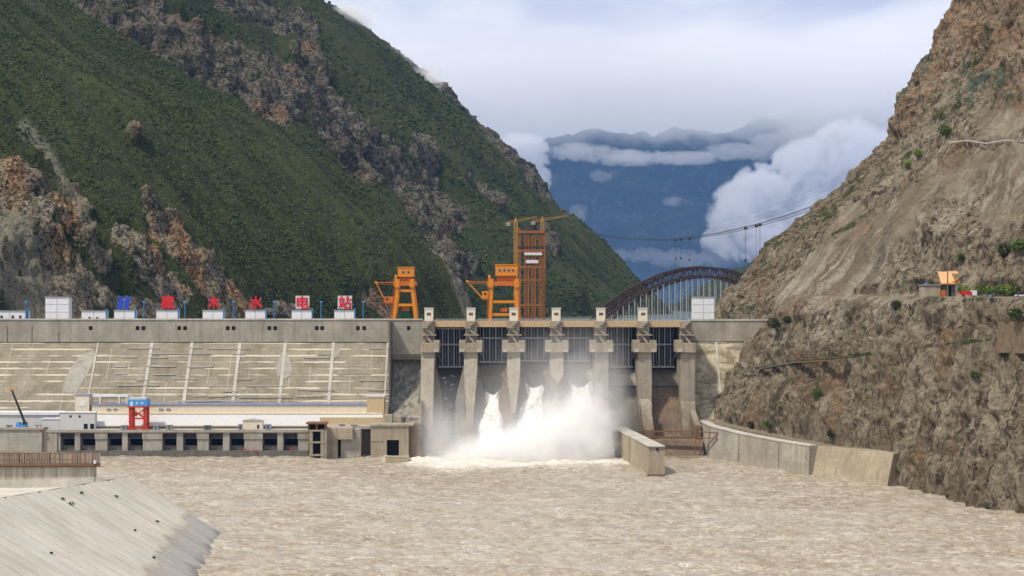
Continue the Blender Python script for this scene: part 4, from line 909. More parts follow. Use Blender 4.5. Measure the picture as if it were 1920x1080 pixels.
# lattice tower behind the dam
def lattice_col(b, x0, x1, y0, y1, z0, z1, n, w, wb):
    for x in (x0, x1):
        for y in (y0, y1): b.bar((x, y, z0), (x, y, z1), w)
    for k in range(n):
        a = z0 + (z1 - z0) * k / n; c = z0 + (z1 - z0) * (k + 1) / n
        for y in (y0, y1): b.bar((x0, y, a), (x1, y, c) if k % 2 else (x1, y, c), wb); b.bar((x1, y, a), (x0, y, c), wb); b.bar((x0, y, c), (x1, y, c), wb)
        for x in (x0, x1): b.bar((x, y0, a), (x, y1, c), wb); b.bar((x, y0, c), (x, y1, c), wb)
YT = 900.0
tw = thing('cable_tower', 'tall rust orange lattice tower with white sign boards behind the broader gantry crane', 'tower', (X(992, YT), YT, 50))
zt = Z(443, YT); z0 = 50
for pa, pb in ((967, 975), (984, 991), (997, 1003), (1011, 1021)):
    b = MB(); lattice_col(b, X(pa, YT), X(pb, YT), YT - 4, YT + 4, z0, zt, 24, .75, .38); b.build('lattice_column', 'rust_steel', tw)
for pa, pb, q in ((967, 975, 428), (1011, 1020, 436)): b = MB(); lattice_col(b, X(pa, YT), X(pb, YT), YT - 3, YT + 3, zt, Z(q, YT), 2, .6, .3); b.build('upper_stage', 'rust_steel', tw)
for q0, q1 in ((433, 438), (462, 466), (469, 473), (499, 503), (524, 527), (570, 574)):
    b = MB()
    for yy_ in (YT - 4, YT + 4): b.box(X(967, YT), X(1021, YT), yy_ - .4, yy_ + .4, Z(q1, YT), Z(q0, YT))
    b.build('cross_beam', 'arch_steel' if q0 == 462 else 'rust_steel', tw)
b = MB(); b.prism([(X(980, YT), Z(438, YT)), (X(982, YT), Z(435, YT)), (X(996, YT), Z(429, YT)), (X(1010, YT), Z(435, YT)), (X(1012, YT), Z(438, YT))], YT - 3, YT + 3, 'y'); b.build('saddle_roof', 'arch_steel', tw)
b = MB(); lattice_col(b, X(984, YT), X(1004, YT), YT - 3, YT + 3, Z(462, YT), Z(444, YT), 1, .6, .5); b.build('portal_frame', 'rust_steel', tw)
MB().box(X(983, YT), X(1016, YT), YT - 4.9, YT - 4.5, Z(479, YT), Z(474, YT)).build('sign_board', 'white_paint', tw)
MB().box(X(986, YT), X(1009, YT), YT - 4.9, YT - 4.5, Z(494, YT), Z(488, YT)).build('sign_board', 'white_paint', tw)
MB().box(X(960, YT), X(1028, YT), YT - 7, YT + 7, -8, 50.0).build('tower_footing', 'concrete_dark', tw)
# two tower cranes
def tower_crane(pxm, topq, ja, jb_, lab, Y):
    r = thing('tower_crane', lab, 'crane', (X(pxm, Y), Y, 50), 'tower cranes beside the lattice tower')
    MB().box(X(pxm, Y) - 3, X(pxm, Y) + 3, Y - 3, Y + 3, -8, 50).build('mast_footing', 'concrete_dark', r)
    b = MB(); w = 1.0; lattice_col(b, X(pxm, Y) - w, X(pxm, Y) + w, Y - w, Y + w, 50, Z(topq, Y), 36, .45, .24); b.build('mast', 'ochre_steel', r)
    A = Vector((X(ja[0], Y), Y - 2, Z(ja[1], Y))); B = Vector((X(jb_[0], Y), Y + 6, Z(jb_[1], Y)))
    b = MB(); up = Vector((0, 0, 1.5)); n = 16
    b.bar(A, B, .4); b.bar(A + up, B + up * .4, .35); b.bar(A + Vector((0, 1.4, 0)), B + Vector((0, 1.4, 0)), .4)
    for k in range(n):
        p, q = A.lerp(B, k / n), A.lerp(B, (k + 1) / n); b.bar(p, q + up * (1 - (k+1) / n * .6), .2); b.bar(p + up * (1 - k / n * .6), q, .2)
    b.build('jib', 'ochre_steel', r)
    MB().box(A.x - 1.6, A.x + 1.2, A.y - 1, A.y + 1.6, A.z - 1.6, A.z + .6).build('counterweight', 'concrete_grey', r)
    MB().tube([(X(pxm, Y), Y, Z(topq, Y) - .3), (X(pxm, Y), Y, Z(topq, Y) + 3.2)], [1.0, .3], 6).build('mast_top', 'ochre_steel', r)
plain('ochre_steel', (.42, .24, .06), .6, rust=.3)
tower_crane(967, 417, (953, 419), (1007, 406), 'tower crane with a short ochre jib left of the lattice tower', 880)
tower_crane(1017, 415, (1000, 417), (1064, 404), 'tower crane with a long ochre jib right of the lattice tower', 930)

# ---------------------------------------------------------------- arch bridge upstream
YB = 1000.0
br = thing('arch_bridge', 'dark red steel arch bridge with many pale hangers behind the dam', 'bridge', (X(1290, YB), YB, 57))
def arch_z(x):     # outer chord, from its outline
    P = np.array([(1085,640),(1120,592),(1150,566),(1190,540),(1240,516),(1280,505),(1318,501),(1360,505),(1395,516),(1440,540),(1480,570),(1520,612)], float)
    return Z(float(np.interp(PX(x, YB), P[:, 0], P[:, 1])), YB)
ang = math.radians(24)
def bp(s, off, z):  # s along span in x, off across
    return (s + off * math.sin(ang) * 1.0, YB + (s - X(1290, YB)) * math.tan(ang) * .35 + off * math.cos(ang), z)
sx0, sx1 = X(1085, YB), X(1520, YB); n = 44
top = []
for off, nm in ((-9, 'near'), (9, 'far')):
    A = [];B = []
    for k in range(n + 1):
        s_ = sx0 + (sx1 - sx0) * k / n; z = arch_z(s_); slope = (arch_z(s_ + 1) - arch_z(s_ - 1)) / 2; ln = math.hypot(1, slope)
        A.append(bp(s_, off, z)); B.append(bp(s_ + slope / ln * 6.4, off, z - 6.4 / ln))
    top.append((A, B))
    b = MB()
    for k in range(n):
        b.bar(A[k], A[k+1], 1.5); b.bar(B[k], B[k+1], 1.5); b.bar(A[k], B[k], .6); b.bar(A[k] if k % 2 else B[k], B[k+1] if k % 2 else A[k+1], .45)
    b.build('arch_rib', 'arch_steel', br)
for k in range(0, n + 1, 2):
    b = MB(); b.bar(top[0][0][k], top[1][0][k], .7); b.bar(top[0][1][k], top[1][1][k], .6)
    if k + 2 <= n: b.bar(top[0][0][k], top[1][0][k+2], .45); b.bar(top[1][0][k], top[0][0][k+2], .45)
    b.build('cross_brace', 'arch_steel', br)
zd = Z(604, YB)
MB().hexa([bp(sx0 - 20, -11, zd - 2), bp(sx1 + 10, -11, zd - 2), bp(sx1 + 10, 11, zd - 2), bp(sx0 - 20, 11, zd - 2), bp(sx0 - 20, -11, zd), bp(sx1 + 10, -11, zd), bp(sx1 + 10, 11, zd), bp(sx0 - 20, 11, zd)]).build('deck', 'concrete_grey', br)
nh = 33
for k in range(nh):
    s_ = X(1132, YB) + (X(1478, YB) - X(1132, YB)) * k / (nh - 1)
    for off in (-9, 9):
        P = bp(s_, off, 0); z = arch_z(s_) - 7
        if z > zd + 1: MB().bar((P[0], P[1], zd), (P[0], P[1], z), .62 if off < 0 else .45).build('hanger', 'hanger_grey', br)
for s_ in (sx0, sx1 - 6): MB().box(s_ - 6, s_ + 6, bp(s_, 0, 0)[1] - 12, bp(s_, 0, 0)[1] + 12, -8, Z(610, YB) if s_ > 100 else arch_z(s_) + 2).build('abutment', 'concrete_dark', br)

# cableway ropes with hanging carriers
CAB = np.array([(1062,404),(1080,425),(1120,440),(1180,448),(1250,449),(1300,444),(1350,436),(1420,420),(1480,402),(1540,380),(1580,362)], float)
def rope_pt(px_, dq, Y0=2050., Y1=850.):
    f = (px_ - 1062) / (1580 - 1062); inv = (1 / Y0) * (1 - f) + (1 / Y1) * f; Y = 1 / inv
    return Vector((X(px_, Y), Y, Z(float(np.interp(px_, CAB[:, 0], CAB[:, 1])) + dq, Y)))
cw = thing('cableway', 'sagging dark cableway ropes strung from the right cliff above the arch bridge', 'cableway', tuple(rope_pt(1580, 0)))
for dq, rr in ((0, .26), (7, .26), (2.2, .14)):
    pts = []
    for k in range(60):
        p = 1062 + (1580 - 1062) * k / 59; pts.append(rope_pt(p, dq * (p - 1062) / 518.0 * (1 if dq > 5 else 1)))
    MB().tube(pts, [rr * (1.0 if i > 20 else .8) for i in range(60)], 5).build('rope', 'cable_steel', cw)
for dq in (-34, -20, -10):
    pts = [rope_pt(1062 + 518 * k / 30, dq * k / 30) for k in range(31)]; MB().tube(pts, .05, 4).build('guide_rope', 'cable_steel', cw)
for p, drop in ((1267, 35), (1277, 35), (1293, 40), (1398, 60), (1418, 62), (1425, 50)):
    a = rope_pt(p, 3); s_ = a.y / F; c_ = MB(); c_.box(a.x - 1.2, a.x + 1.2, a.y - .5, a.y + .5, a.z - 1.0, a.z + .9); C_ = c_.build('carrier', 'arch_steel', cw)
    MB().bar((a.x, a.y, a.z - .9), (a.x, a.y, a.z - drop * s_), .22).build('hoist_line', 'cable_steel', C_)
    MB().box(a.x - .7, a.x + .7, a.y - .4, a.y + .4, a.z - drop * s_ - 1, a.z - drop * s_ + .9).build('hook_block', 'arch_steel', C_)
# ---------------------------------------------------------------- powerhouse platform and building
YP = 643.0; ZD = Z(806, YP)
ph = thing('powerhouse_platform', 'long low concrete draft tube platform with ten dark gate openings at the dam foot', 'platform', (X(340, YP), YP, 0))
OPN = [(113,140),(150,179),(201,229),(239,268),(304,331),(343,370),(391,418),(430,458),(492,520),(531,559)]
# deck slab
MB().box(X(70, YP), X(578, YP), YP - .8, 668, ZD - 1.1, ZD).build('deck_slab', 'concrete_grey', ph)
MB().box(X(108, YP), X(578, YP), YP, 668, Z(845, YP) - 30 + 27, Z(845, YP)).build('base_wall', 'concrete_dark', ph)
MB().box(X(105, YP), X(578, YP), YP - 1.4, YP - .01, -3, Z(846, YP) - .2).build('sill_beam', 'concrete_dark', ph)
zo, zo1 = Z(844.9, YP), ZD - 1.12
edges = [108] + [v for a in OPN for v in a] + [578]
for k in range(0, len(edges), 2):
    MB().box(X(edges[k], YP), X(edges[k + 1], YP), YP, YP + 6, zo, zo1).build('dividing_pier', 'concrete_grey', ph)
    if edges[k+1] - edges[k] > 15:
        MB().box(X(edges[k] - 1, YP), X(edges[k + 1] + 1, YP), YP - .5, YP - .02, Z(823, YP), ZD - 1.15).build('lintel_beam', 'concrete', ph)
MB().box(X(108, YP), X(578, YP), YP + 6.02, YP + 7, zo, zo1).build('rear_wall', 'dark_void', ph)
for a, b_ in OPN:
    x0, x1 = X(a + 1, YP), X(b_ - 1, YP)
    g = MB(); g.box(x0, x1, YP + 1.6, YP + 1.9, Z(823, YP), zo1); G = g.build('draft_gate', 'gate_plate', ph)
    f = MB(); f.box(x0, x1, YP + 1.3, YP + 1.6, Z(823, YP), Z(821.5, YP))
    for q in np.linspace(x0 + .6, x1 - .6, 4): f.box(q - .12, q + .12, YP + 1.35, YP + 1.6, Z(823, YP), zo1)
    f.build('gate_frame', 'gate_blue', G)
    MB().box(x0, x1, YP - .25, YP + .4, zo1 - .55, zo1 - .02).build('gate_hood', 'rust_brown', G)
    MB().box(x0, x1, YP + 2.2, YP + 2.6, zo, Z(836, YP)).build('lower_gate', 'concrete_dark', ph)
# left block of the platform
lb = thing('side_block', 'plain concrete block left of the dark gate openings', 'block', (X(60, YP), YP, 0))
MB().box(X(-60, YP), X(81, YP), YP - 2, 668, -3, Z(806, 641)).build('wall', 'concrete_grey', lb)
MB().box(X(81.3, YP), X(107.5, YP), YP - .5, 668, -3, Z(808, 642)).build('stepped_wall', 'concrete', lb)
MB().box(X(-60, YP), X(84, YP), YP - 2.6, YP + 4, Z(806, 641) + .01, Z(802, 641)).build('coping', 'concrete', lb)

pb = thing('powerhouse_building', 'long low cream powerhouse hall with a pale sloping roof below the dam', 'building', (X(400, 655), 655, ZD))
def bx(px0, px1, py0, py1, y0, y1, name, mat, parent): return MB().box(X(px0, y0), X(px1, y0), y0, y1, Z(py1, y0), Z(py0, y0)).build(name, mat, parent)
zw0 = ZD + .005
MB().box(X(108, 652), X(600, 652), 652, 662, zw0, Z(796.5, 652)).build('lower_wall', 'concrete_pale', pb)
MB().hexa([(X(105, 651), 651, Z(797, 651)), (X(718, 651), 651, Z(797, 651)), (X(718, 660), 660, Z(797, 651)), (X(105, 660), 660, Z(797, 651)), (X(105, 655), 655, Z(776, 655)), (X(718, 655), 655, Z(776, 655)), (X(718, 660), 660, Z(776, 655)), (X(105, 660), 660, Z(776, 655))]).build('sloping_roof', 'pale_roof', pb)
MB().box(X(105, 650.5), X(718, 650.5), 650.5, 652, Z(799.5, 650.5), Z(797, 651)).build('eave_band', 'cream_paint', pb)
bx(172, 690, 760, 774.5, 656, 661.5, 'upper_wall', 'cream_paint', pb)
bx(105, 716, 774, 777, 654.6, 661, 'ledge_band', 'cream_paint', pb)
bx(170, 690, 757, 760, 655.6, 662.2, 'roof_edge', 'blue_roof', pb)
bx(141, 167, 742, 774, 655.7, 661.4, 'stair_tower', 'cream_paint', pb)
bx(140, 168, 740, 742, 655.5, 661.6, 'tower_coping', 'blue_roof', pb)
bx(168, 240, 740.5, 744, 658.5, 661.7, 'parapet_beam', 'white_paint', pb)
for p in (170, 186, 222, 236): bx(p, p + 3, 744, 757, 658.5, 660, 'parapet_post', 'cream_paint', pb)
bx(687.5, 720, 745, 796.5, 655.2, 662.4, 'end_tower', 'ochre_paint', pb)
bx(685.5, 722, 741.5, 745, 654.9, 662.6, 'tower_coping', 'pale_roof', pb)
bx(150, 160, 752, 762, 655.55, 655.72, 'shutter', 'white_paint', pb)
bx(600, 722, 783, 806, 651, 655, 'annex_wall', 'ochre_paint', pb)
for p in (200, 212, 298, 312): bx(p, p + 8, 766, 770, 655.8, 656.05, 'window', 'grey_steel', pb)
# left wing
lw = thing('powerhouse_wing', 'white flat roofed wing of the powerhouse at the far left', 'building', (X(40, 655), 655, ZD))
bx(-60, 109, 778, 806.5, 654, 662, 'wall', 'pale_roof', lw); bx(-60, 111, 773, 778, 653.4, 663, 'roof_edge', 'white_paint', lw)
ol = thing('office_block', 'grey white control block with two dark doorways beside the red gantry crane', 'building', (X(140, 650), 648, ZD))
for nm, a, b_, t_, y0 in (('wall', 112, 178, 774, 647.0), ('low_wing', 79, 111.5, 786, 647.4)):
    MB().box(X(a, y0), X(b_, y0), y0, 650.3, ZD + .01, Z(t_, y0)).build(nm, 'pale_roof', ol)
    MB().box(X(a - 1, y0), X(b_ + 1, y0), y0 - .3, 650.4, Z(t_, y0), Z(t_ - 1.8, y0)).build('roof_slab', 'white_paint', ol)
for p in (156, 168): MB().box(X(p, 646), X(p + 7, 646), 646.85, 647.2, ZD + .1, ZD + 2.4).build('doorway', 'dark_void', ol)
for p, q in ((129, 779), (146, 779)): MB().box(X(p, 646), X(p + 4, 646), 646.9, 647.2, Z(q + 4, 646), Z(q, 646)).build('window', 'dark_glass', ol)
sh = thing('rooftop_shed', 'small cream shed in front of the powerhouse hall, right of the red gantry', 'shed', (X(474, 649), 649, ZD))
MB().box(X(455, 648), X(493, 648), 648, 650, ZD + .01, Z(788, 648)).build('wall', 'cream_paint', sh)
MB().prism([(X(453, 648), Z(788, 648)), (X(474, 648), Z(784, 648)), (X(495, 648), Z(788, 648))], 647.6, 650.3, 'y').build('roof', 'pale_roof', sh)
MB().box(X(482, 648), X(486, 648), 647.9, 648.1, ZD + .1, ZD + 1.9).build('door', 'dark_glass', sh)

# red legged gantry with blue cab
gr = thing('red_gantry_crane', 'red legged gantry crane with a blue machine house on the powerhouse platform', 'crane', (X(258.5, 644), 646, ZD))
z1 = Z(764, 644)
for p in (246, 273):
    for yy_ in (643.6, 647): 
        MB().box(X(p, 644) - .85, X(p, 644) + .85, yy_ - .5, yy_ + .5, ZD + .9, z1).build('leg', 'red_paint', gr)
        MB().box(X(p, 644) - 1.5, X(p, 644) + 1.5, yy_ - .6, yy_ + .6, ZD + .02, ZD + 1.0).build('wheel_bogie', 'red_paint', gr)
for q in (783, 800): MB().box(X(246, 644), X(273, 644), 643.3, 643.9, Z(q + 3, 644), Z(q, 644)).build('cross_beam', 'red_paint', gr)
b = MB(); b.bar((X(248, 644), 643.6, Z(768, 644)), (X(271, 644), 643.6, Z(783, 644)), .7); b.bar((X(271, 644), 643.7, Z(768, 644)), (X(248, 644), 643.7, Z(783, 644)), .5); b.build('diagonal_brace', 'red_paint', gr)
MB().box(X(241, 644), X(277, 644), 642.6, 648, z1, z1 + .7).build('platform', 'red_paint', gr)
H = MB().box(X(240, 643), X(276.5, 643), 642.8, 647.6, z1 + .71, Z(749, 644)).build('machine_house', 'sky_blue_paint', gr)
MB().box(X(241, 643), X(274, 643), 643.2, 647.2, Z(749, 644) + .01, Z(745, 644)).build('house_roof', 'pale_roof', gr)
for p in (257, 267): MB().box(X(p - 2, 643), X(p + 2, 643), 642.68, 642.85, Z(757.5, 643), Z(754, 643)).build('window', 'cream_paint', H)
MB().box(X(245, 643), X(249, 643), 642.65, 642.85, Z(763, 643), Z(753, 643)).build('door', 'white_paint', H)
MB().box(X(249, 644), X(256, 644), 644.2, 645.6, Z(781, 644), Z(773, 644)).build('hoist_drum', 'orange_dark', gr)

# things standing on the platform
def cabinet(p, w, h, col, lab, y0=644.5):
    x0 = X(p, y0); r = thing('deck_cabinet', lab, 'cabinet', (x0, y0, ZD), 'small cabinets standing on the powerhouse platform')
    MB().box(x0 - w/2, x0 + w/2, y0 - .8, y0 + .8, ZD + .15, ZD + h).build('housing', col, r)
    MB().box(x0 - w/2 - .15, x0 + w/2 + .15, y0 - .95, y0 + .95, ZD + h, ZD + h + .25).build('lid', 'grey_steel', r)
    MB().box(x0 - w/2 + .1, x0 + w/2 - .1, y0 - .7, y0 + .7, ZD + .01, ZD + .15).build('plinth', 'concrete_dark', r)
    MB().box(x0 - .3, x0 + .3, y0 - .86, y0 - .8, ZD + .4, ZD + h - .3).build('door', 'dark_glass', r)
for p, w, h, col, lab in ((17, 2.2, 1.9, 'grey_steel', 'dark grey cabinet at the far left of the platform'), (71, 2.4, 2.0, 'pale_roof', 'pale cabinet between the mobile crane and the small office wing'),
    (233, 2.6, 1.8, 'grey_steel', 'wide grey cabinet touching the left side of the red gantry crane'), (293, 2.2, 1.7, 'grey_steel', 'first grey cabinet right of the red gantry crane'),
    (318, 2.6, 1.9, 'grey_steel', 'second grey cabinet right of the red gantry crane, a little larger'), (389, 3.0, 1.8, 'concrete_dark', 'wide dark cabinet left of the small cream shed'),
    (451, 1.6, 2.2, 'grey_steel', 'narrow cabinet touching the left side of the small cream shed'), (503, 2.4, 2.2, 'blue_roof', 'blue cabinet right of the small cream shed'),
    (641, 2.4, 2.2, 'blue_roof', 'left one of two blue cabinets near the ochre annex'), (664, 2.8, 1.9, 'blue_roof', 'right one of two blue cabinets near the ochre annex')):
    cabinet(p, w, h, col, lab, 644.5 if p < 600 else 646)
for p, q, lab in ((77, 808, 'red buoy hanging at the edge of the left concrete block'), (460, 842, 'round red float left of the middle pair of openings'), (480, 845, 'larger red float beside the wide pier before the last two openings'), (546, 841, 'small red float under the last opening')):
    y0 = 641.2; V, Fa = tufts(np.array([(X(p, y0), y0, Z(q, y0))]), [.62], jit=.06, squash=.8); V = V
    o = npmesh('marker_float', V, Fa, 'sign_red', smooth=True); tag(o, lab, 'float', 'red floats hanging on the platform wall')

# mobile crane at the left
mc = thing('mobile_crane', 'mobile crane with a raised dark boom at the far left of the platform', 'crane', (X(40, 645), 645, ZD))
MB().box(X(31, 645), X(50, 645), 643.8, 646.6, ZD + 1.0, ZD + 2.2).build('carrier_body', 'sky_blue_paint', mc)
MB().box(X(32, 645), X(38, 645), 643.9, 646.4, ZD + 2.2, ZD + 3.3).build('driver_cab', 'sky_blue_paint', mc)
MB().box(X(43, 645), X(50, 645), 643.9, 646.4, ZD + 2.2, ZD + 3.4).build('slewing_house', 'dark_glass', mc)
for p in (33.5, 38, 43, 47.5):
    for yy_ in (643.7, 646.3): MB().tube([(X(p, 645), yy_, ZD + .55), (X(p, 645), yy_ + .4, ZD + .55)], .55, 12).build('wheel', 'rubber', mc)
b = MB(); P0 = Vector((X(47.5, 645), 645, ZD + 2.6)); P1 = Vector((X(22, 645), 645, Z(731, 645)))
for dx in (-.45, .45): b.bar(P0 + Vector((dx, 0, 0)), P1 + Vector((dx * .6, 0, 0)), .3)
for k in range(14): A = P0.lerp(P1, k / 14); B = P0.lerp(P1, (k + 1) / 14); sg = .45 if k % 2 else -.45; b.bar(A + Vector((sg, 0, 0)), B - Vector((sg, 0, 0)), .2)
b.bar(P0, P1, .5); b.build('boom', 'dark_glass', mc)
MB().box(P1.x - 1.2, P1.x + .7, 644.6, 645.4, P1.z - .3, P1.z + .6).build('boom_head', 'orange_paint', mc)
MB().bar((P1.x - 1, 645, P1.z), (P1.x - 1, 645, P1.z - 6), .08).build('hoist_rope', 'cable_steel', mc)

# ---------------------------------------------------------------- concrete blocks between powerhouse and spillway
ft = thing('gate_frame_tower', 'open concrete frame tower with rusty cap at the right end of the gate openings', 'tower', (X(595, 632), 634, 0))
y0 = 632.0
for p in (580, 601): MB().box(X(p, y0), X(p + 6, y0), y0, y0 + 3, -3, Z(806, y0)).build('column', 'concrete_warm', ft)
MB().box(X(607.2, y0), X(612.5, y0), y0 + .2, y0 + 9, -3, Z(806, y0)).build('side_wall', 'concrete', ft)
for q in (806, 828, 852): MB().box(X(579, y0), X(608, y0), y0 - .2, y0 + 3.2, Z(q + 3, y0), Z(q, y0)).build('cross_beam', 'concrete_warm', ft)
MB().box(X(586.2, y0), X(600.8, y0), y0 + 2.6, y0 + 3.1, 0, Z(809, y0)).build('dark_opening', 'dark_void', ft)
b = MB(); b.box(X(574, y0), X(612, y0), y0 - 1, y0 + 6, Z(795, y0), Z(792, y0))
b.build('cap_slab', 'rust_brown', ft)
for p in (577, 592, 608): MB().box(X(p, y0), X(p + 3, y0), y0, y0 + 4, Z(806, y0), Z(795, y0)).build('cap_post', 'rust_brown', ft)
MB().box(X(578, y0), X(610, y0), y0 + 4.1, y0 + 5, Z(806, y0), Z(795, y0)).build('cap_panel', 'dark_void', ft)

w1 = thing('intake_block', 'weathered concrete block with a stepped overhang right of the frame tower', 'block', (X(645, 638), 642, 0))
MB().box(X(613, 638), X(633.5, 638), 636, 648, -3, Z(802, 638)).build('left_wall', 'concrete_warm', w1)
MB().box(X(633.7, 638), X(662, 638), 635.8, 648, Z(823, 638), Z(802, 638)).build('upper_beam', 'concrete_warm', w1)
MB().box(X(640, 640), X(677, 640), 638.2, 648.1, -3, Z(804, 640)).build('right_wall', 'concrete', w1)
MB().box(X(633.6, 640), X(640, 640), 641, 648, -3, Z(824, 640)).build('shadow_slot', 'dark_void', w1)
MB().box(X(612, 638), X(692, 638), 644, 668, Z(806, 640), Z(801, 640)).build('rear_deck', 'concrete_grey', w1)
MB().box(X(677, 646), X(696, 646), 647, 668, -3, Z(806, 644)).build('recess_wall', 'concrete_dark', w1)
w2 = thing('gallery_block', 'weathered concrete block with one black doorway at the water by the spillway', 'block', (X(740, 634), 640, 0))
y0 = 636.0; x0, x1 = X(695, y0), X(789, y0); d0, d1 = X(725, y0), X(748, y0); zt = Z(799, y0); zd_ = Z(825, y0)
MB().box(x0, d0, y0, 668, -3, zt).build('front_wall', 'concrete_warm', w2); MB().box(d1, X(766, y0), y0, 668, -3, zt).build('front_wall', 'concrete_warm', w2)
MB().box(d0, d1, y0 + .01, 668, zd_, zt).build('lintel', 'concrete_warm', w2); MB().box(d0 - .1, d1 + .1, y0 + 3, y0 + 3.5, -2, zd_).build('doorway', 'dark_void', w2)
MB().box(X(766, y0), x1, y0 + 3, 668, -3, zt + .5).build('side_wall', 'concrete_stained', w2)
MB().box(x0 - .5, X(775, y0), y0 - .6, y0 + 10, zt, zt + .8).build('coping', 'concrete', w2)
MB().box(X(695, y0), X(716, y0), y0 - .3, y0 - .01, Z(827, y0), Z(826, y0)).build('string_course', 'concrete', w2)
for p, q, r_, h in ((727, 778, 16, 800), (747, 781, 9, 800)):
    o = MB().box(X(p - r_/2, 645), X(p + r_/2, 645), 645, 650, zt + .01, Z(q, 645)).build('parapet_block', 'concrete_warm', w2)
MB().tube([(X(755, 646), 646, zt), (X(755, 646), 646, Z(782, 646))], 1.3, 12).build('vent_pipe', 'concrete_dark', w2)
yb = 650; b = MB(); b.prism([(X(762, yb), zt + .5), (X(762, yb), Z(788, yb)), (X(775, yb), Z(772, yb)), (X(790, yb), Z(752, yb)), (X(790, yb), zt + .5)], yb, 662, 'y'); b.build('stepped_buttress', 'concrete_warm', w2)
b = MB(); b.box(X(764, 649), X(790, 649), 646, 651, zt + .5, Z(780, 649)); b.build('lower_buttress', 'concrete', w2)
MB().box(X(768, 648), X(784, 648), 645.9, 646.2, Z(786, 648) - .2, Z(783.5, 648)).build('wall_slot', 'concrete_dark', w2)
sl = MB().box(X(723, 623), X(767, 623), 621, 626, -.6, Z(855.5, 623)).build('landing_slab', 'concrete_warm'); tag(sl, 'flat brown slab floating at the water in front of the black doorway', 'slab')

# ---------------------------------------------------------------- dividing wall, weir, bank walls on the right
dv = thing('dividing_wall', 'thick weathered concrete dividing wall jutting from the spillway into the river', 'wall', (53, 612, 0))
def slab(p, q, wp, wq, zt_, mat, name, parent, zb=-3):
    (xa, ya), (xb, yb_) = p, q
    return MB().hexa([(xb, yb_, zb), (xb + wq, yb_, zb), (xa + wp, ya, zb), (xa, ya, zb), (xb + .4, yb_ + .3, zt_), (xb + wq - .2, yb_ + .3, zt_), (xa + wp, ya, zt_), (xa + .3, ya, zt_)]).build(name, mat, parent)
fx = lambda Y: np.interp(Y, [572, 660], [X(1215, 572), X(1147, 660)])
zt = Z(838, 572)
slab((fx(614), 614), (fx(572), 572), 6.6, 6.9, zt, 'concrete_warm', 'outer_section', dv)
slab((fx(636), 636), (fx(616.5), 616.5), 6, 6.3, zt, 'concrete_warm', 'middle_section', dv)
slab((fx(662), 662), (fx(638), 638), 6, 6, zt + .2, 'concrete', 'inner_section', dv)
MB().hexa([(fx(641) - 1.2, 638, -3), (fx(638) + 3, 638, -3), (fx(641) + 3, 642, -3), (fx(641) - 1.2, 642, -3), (fx(641) - 3.4, 638, zt + .4), (fx(638) + 3, 638, zt + .4), (fx(641) + 3, 642, zt + .4), (fx(641) - 3.4, 642, zt + .4)]).build('buttress', 'concrete_stained', dv)
MB().box(fx(615) + .8, fx(615) + 5.6, 613.5, 617, -3, zt - .6).build('joint_fill', 'concrete_dark', dv)
MB().hexa([(fx(572), 571.6, zt + .01), (fx(572) + 6.9, 571.6, zt + .01), (fx(662) + 6, 662, zt + .21), (fx(662), 662, zt + .21), (fx(572), 571.6, zt + .45), (fx(572) + 6.9, 571.6, zt + .45), (fx(662) + 6, 662, zt + .65), (fx(662), 662, zt + .65)]).build('coping', 'concrete_pale', dv)
MB().box(fx(572) + 3.3, fx(572) + 4.2, 571.8, 572.4, zt - 1.4, zt - .6).build('drain_hole', 'dark_void', dv)
MB().box(fx(572) - .2, fx(572) + 7.1, 571.2, 574, -2, .6).build('tide_line', 'concrete_stained', dv)
we = thing('side_weir', 'low brown stained weir wall between the dividing wall and the right bank wall', 'weir', (73, 646, 0))
b = MB(); b.prism([(640, -3), (641, 1.0), (645, Z(826, 645)), (652, Z(822, 647)), (652, -3)], fx(645) + 5.8, 86.5); b.build('weir_wall', 'concrete_stained', we)
MB().box(fx(640) + 6, 86, 638.6, 640.2, -3, .9).build('toe_beam', 'concrete_warm', we)
fbq = thing('service_footbridge', 'rust orange steel footbridge on top of the side weir', 'footbridge', (75, 640, 9))
y0 = 640.0
zq0, zq1 = Z(820, y0), Z(809, y0); xa, xb = X(1212, y0), X(1447, 612)
ya_, yb_ = 641.0, 612.0
for z, nm in ((zq0, 'lower_rail'), (zq1, 'top_rail')):
    MB().bar((xa, ya_, z), (X(1308, 640), 640, z), .55).build(nm, 'rust_brown', fbq); MB().bar((X(1308, 640), 640, z), (xb, yb_, z - (.0 if nm == 'top_rail' else 0)), .5).build(nm, 'rust_brown', fbq)
for p in np.linspace(0, 1, 13): xx = xa + (X(1308, 640) - xa) * p; MB().bar((xx, ya_ - p, zq0), (xx, ya_ - p, zq1), .22).build('rail_post', 'rust_brown', fbq)
for p in np.linspace(0.08, 1, 11): xx = X(1308, 640) + (xb - X(1308, 640)) * p; MB().bar((xx, 640 + (yb_ - 640) * p, zq0), (xx, 640 + (yb_ - 640) * p, zq1), .22).build('rail_post', 'rust_brown', fbq)
MB().bar((xa, ya_ + .8, zq0 - .4), (X(1308, 640), 640.8, zq0 - .4), 1.6, .3).build('walkway', 'concrete_stained', fbq)
for dx in (-.9, .9): MB().bar((X(1308, 640) + dx, 639.6, 2), (X(1308, 640) + dx, 639.6, zq1 + 1.8), .4).build('support_post', 'rust_brown', fbq)

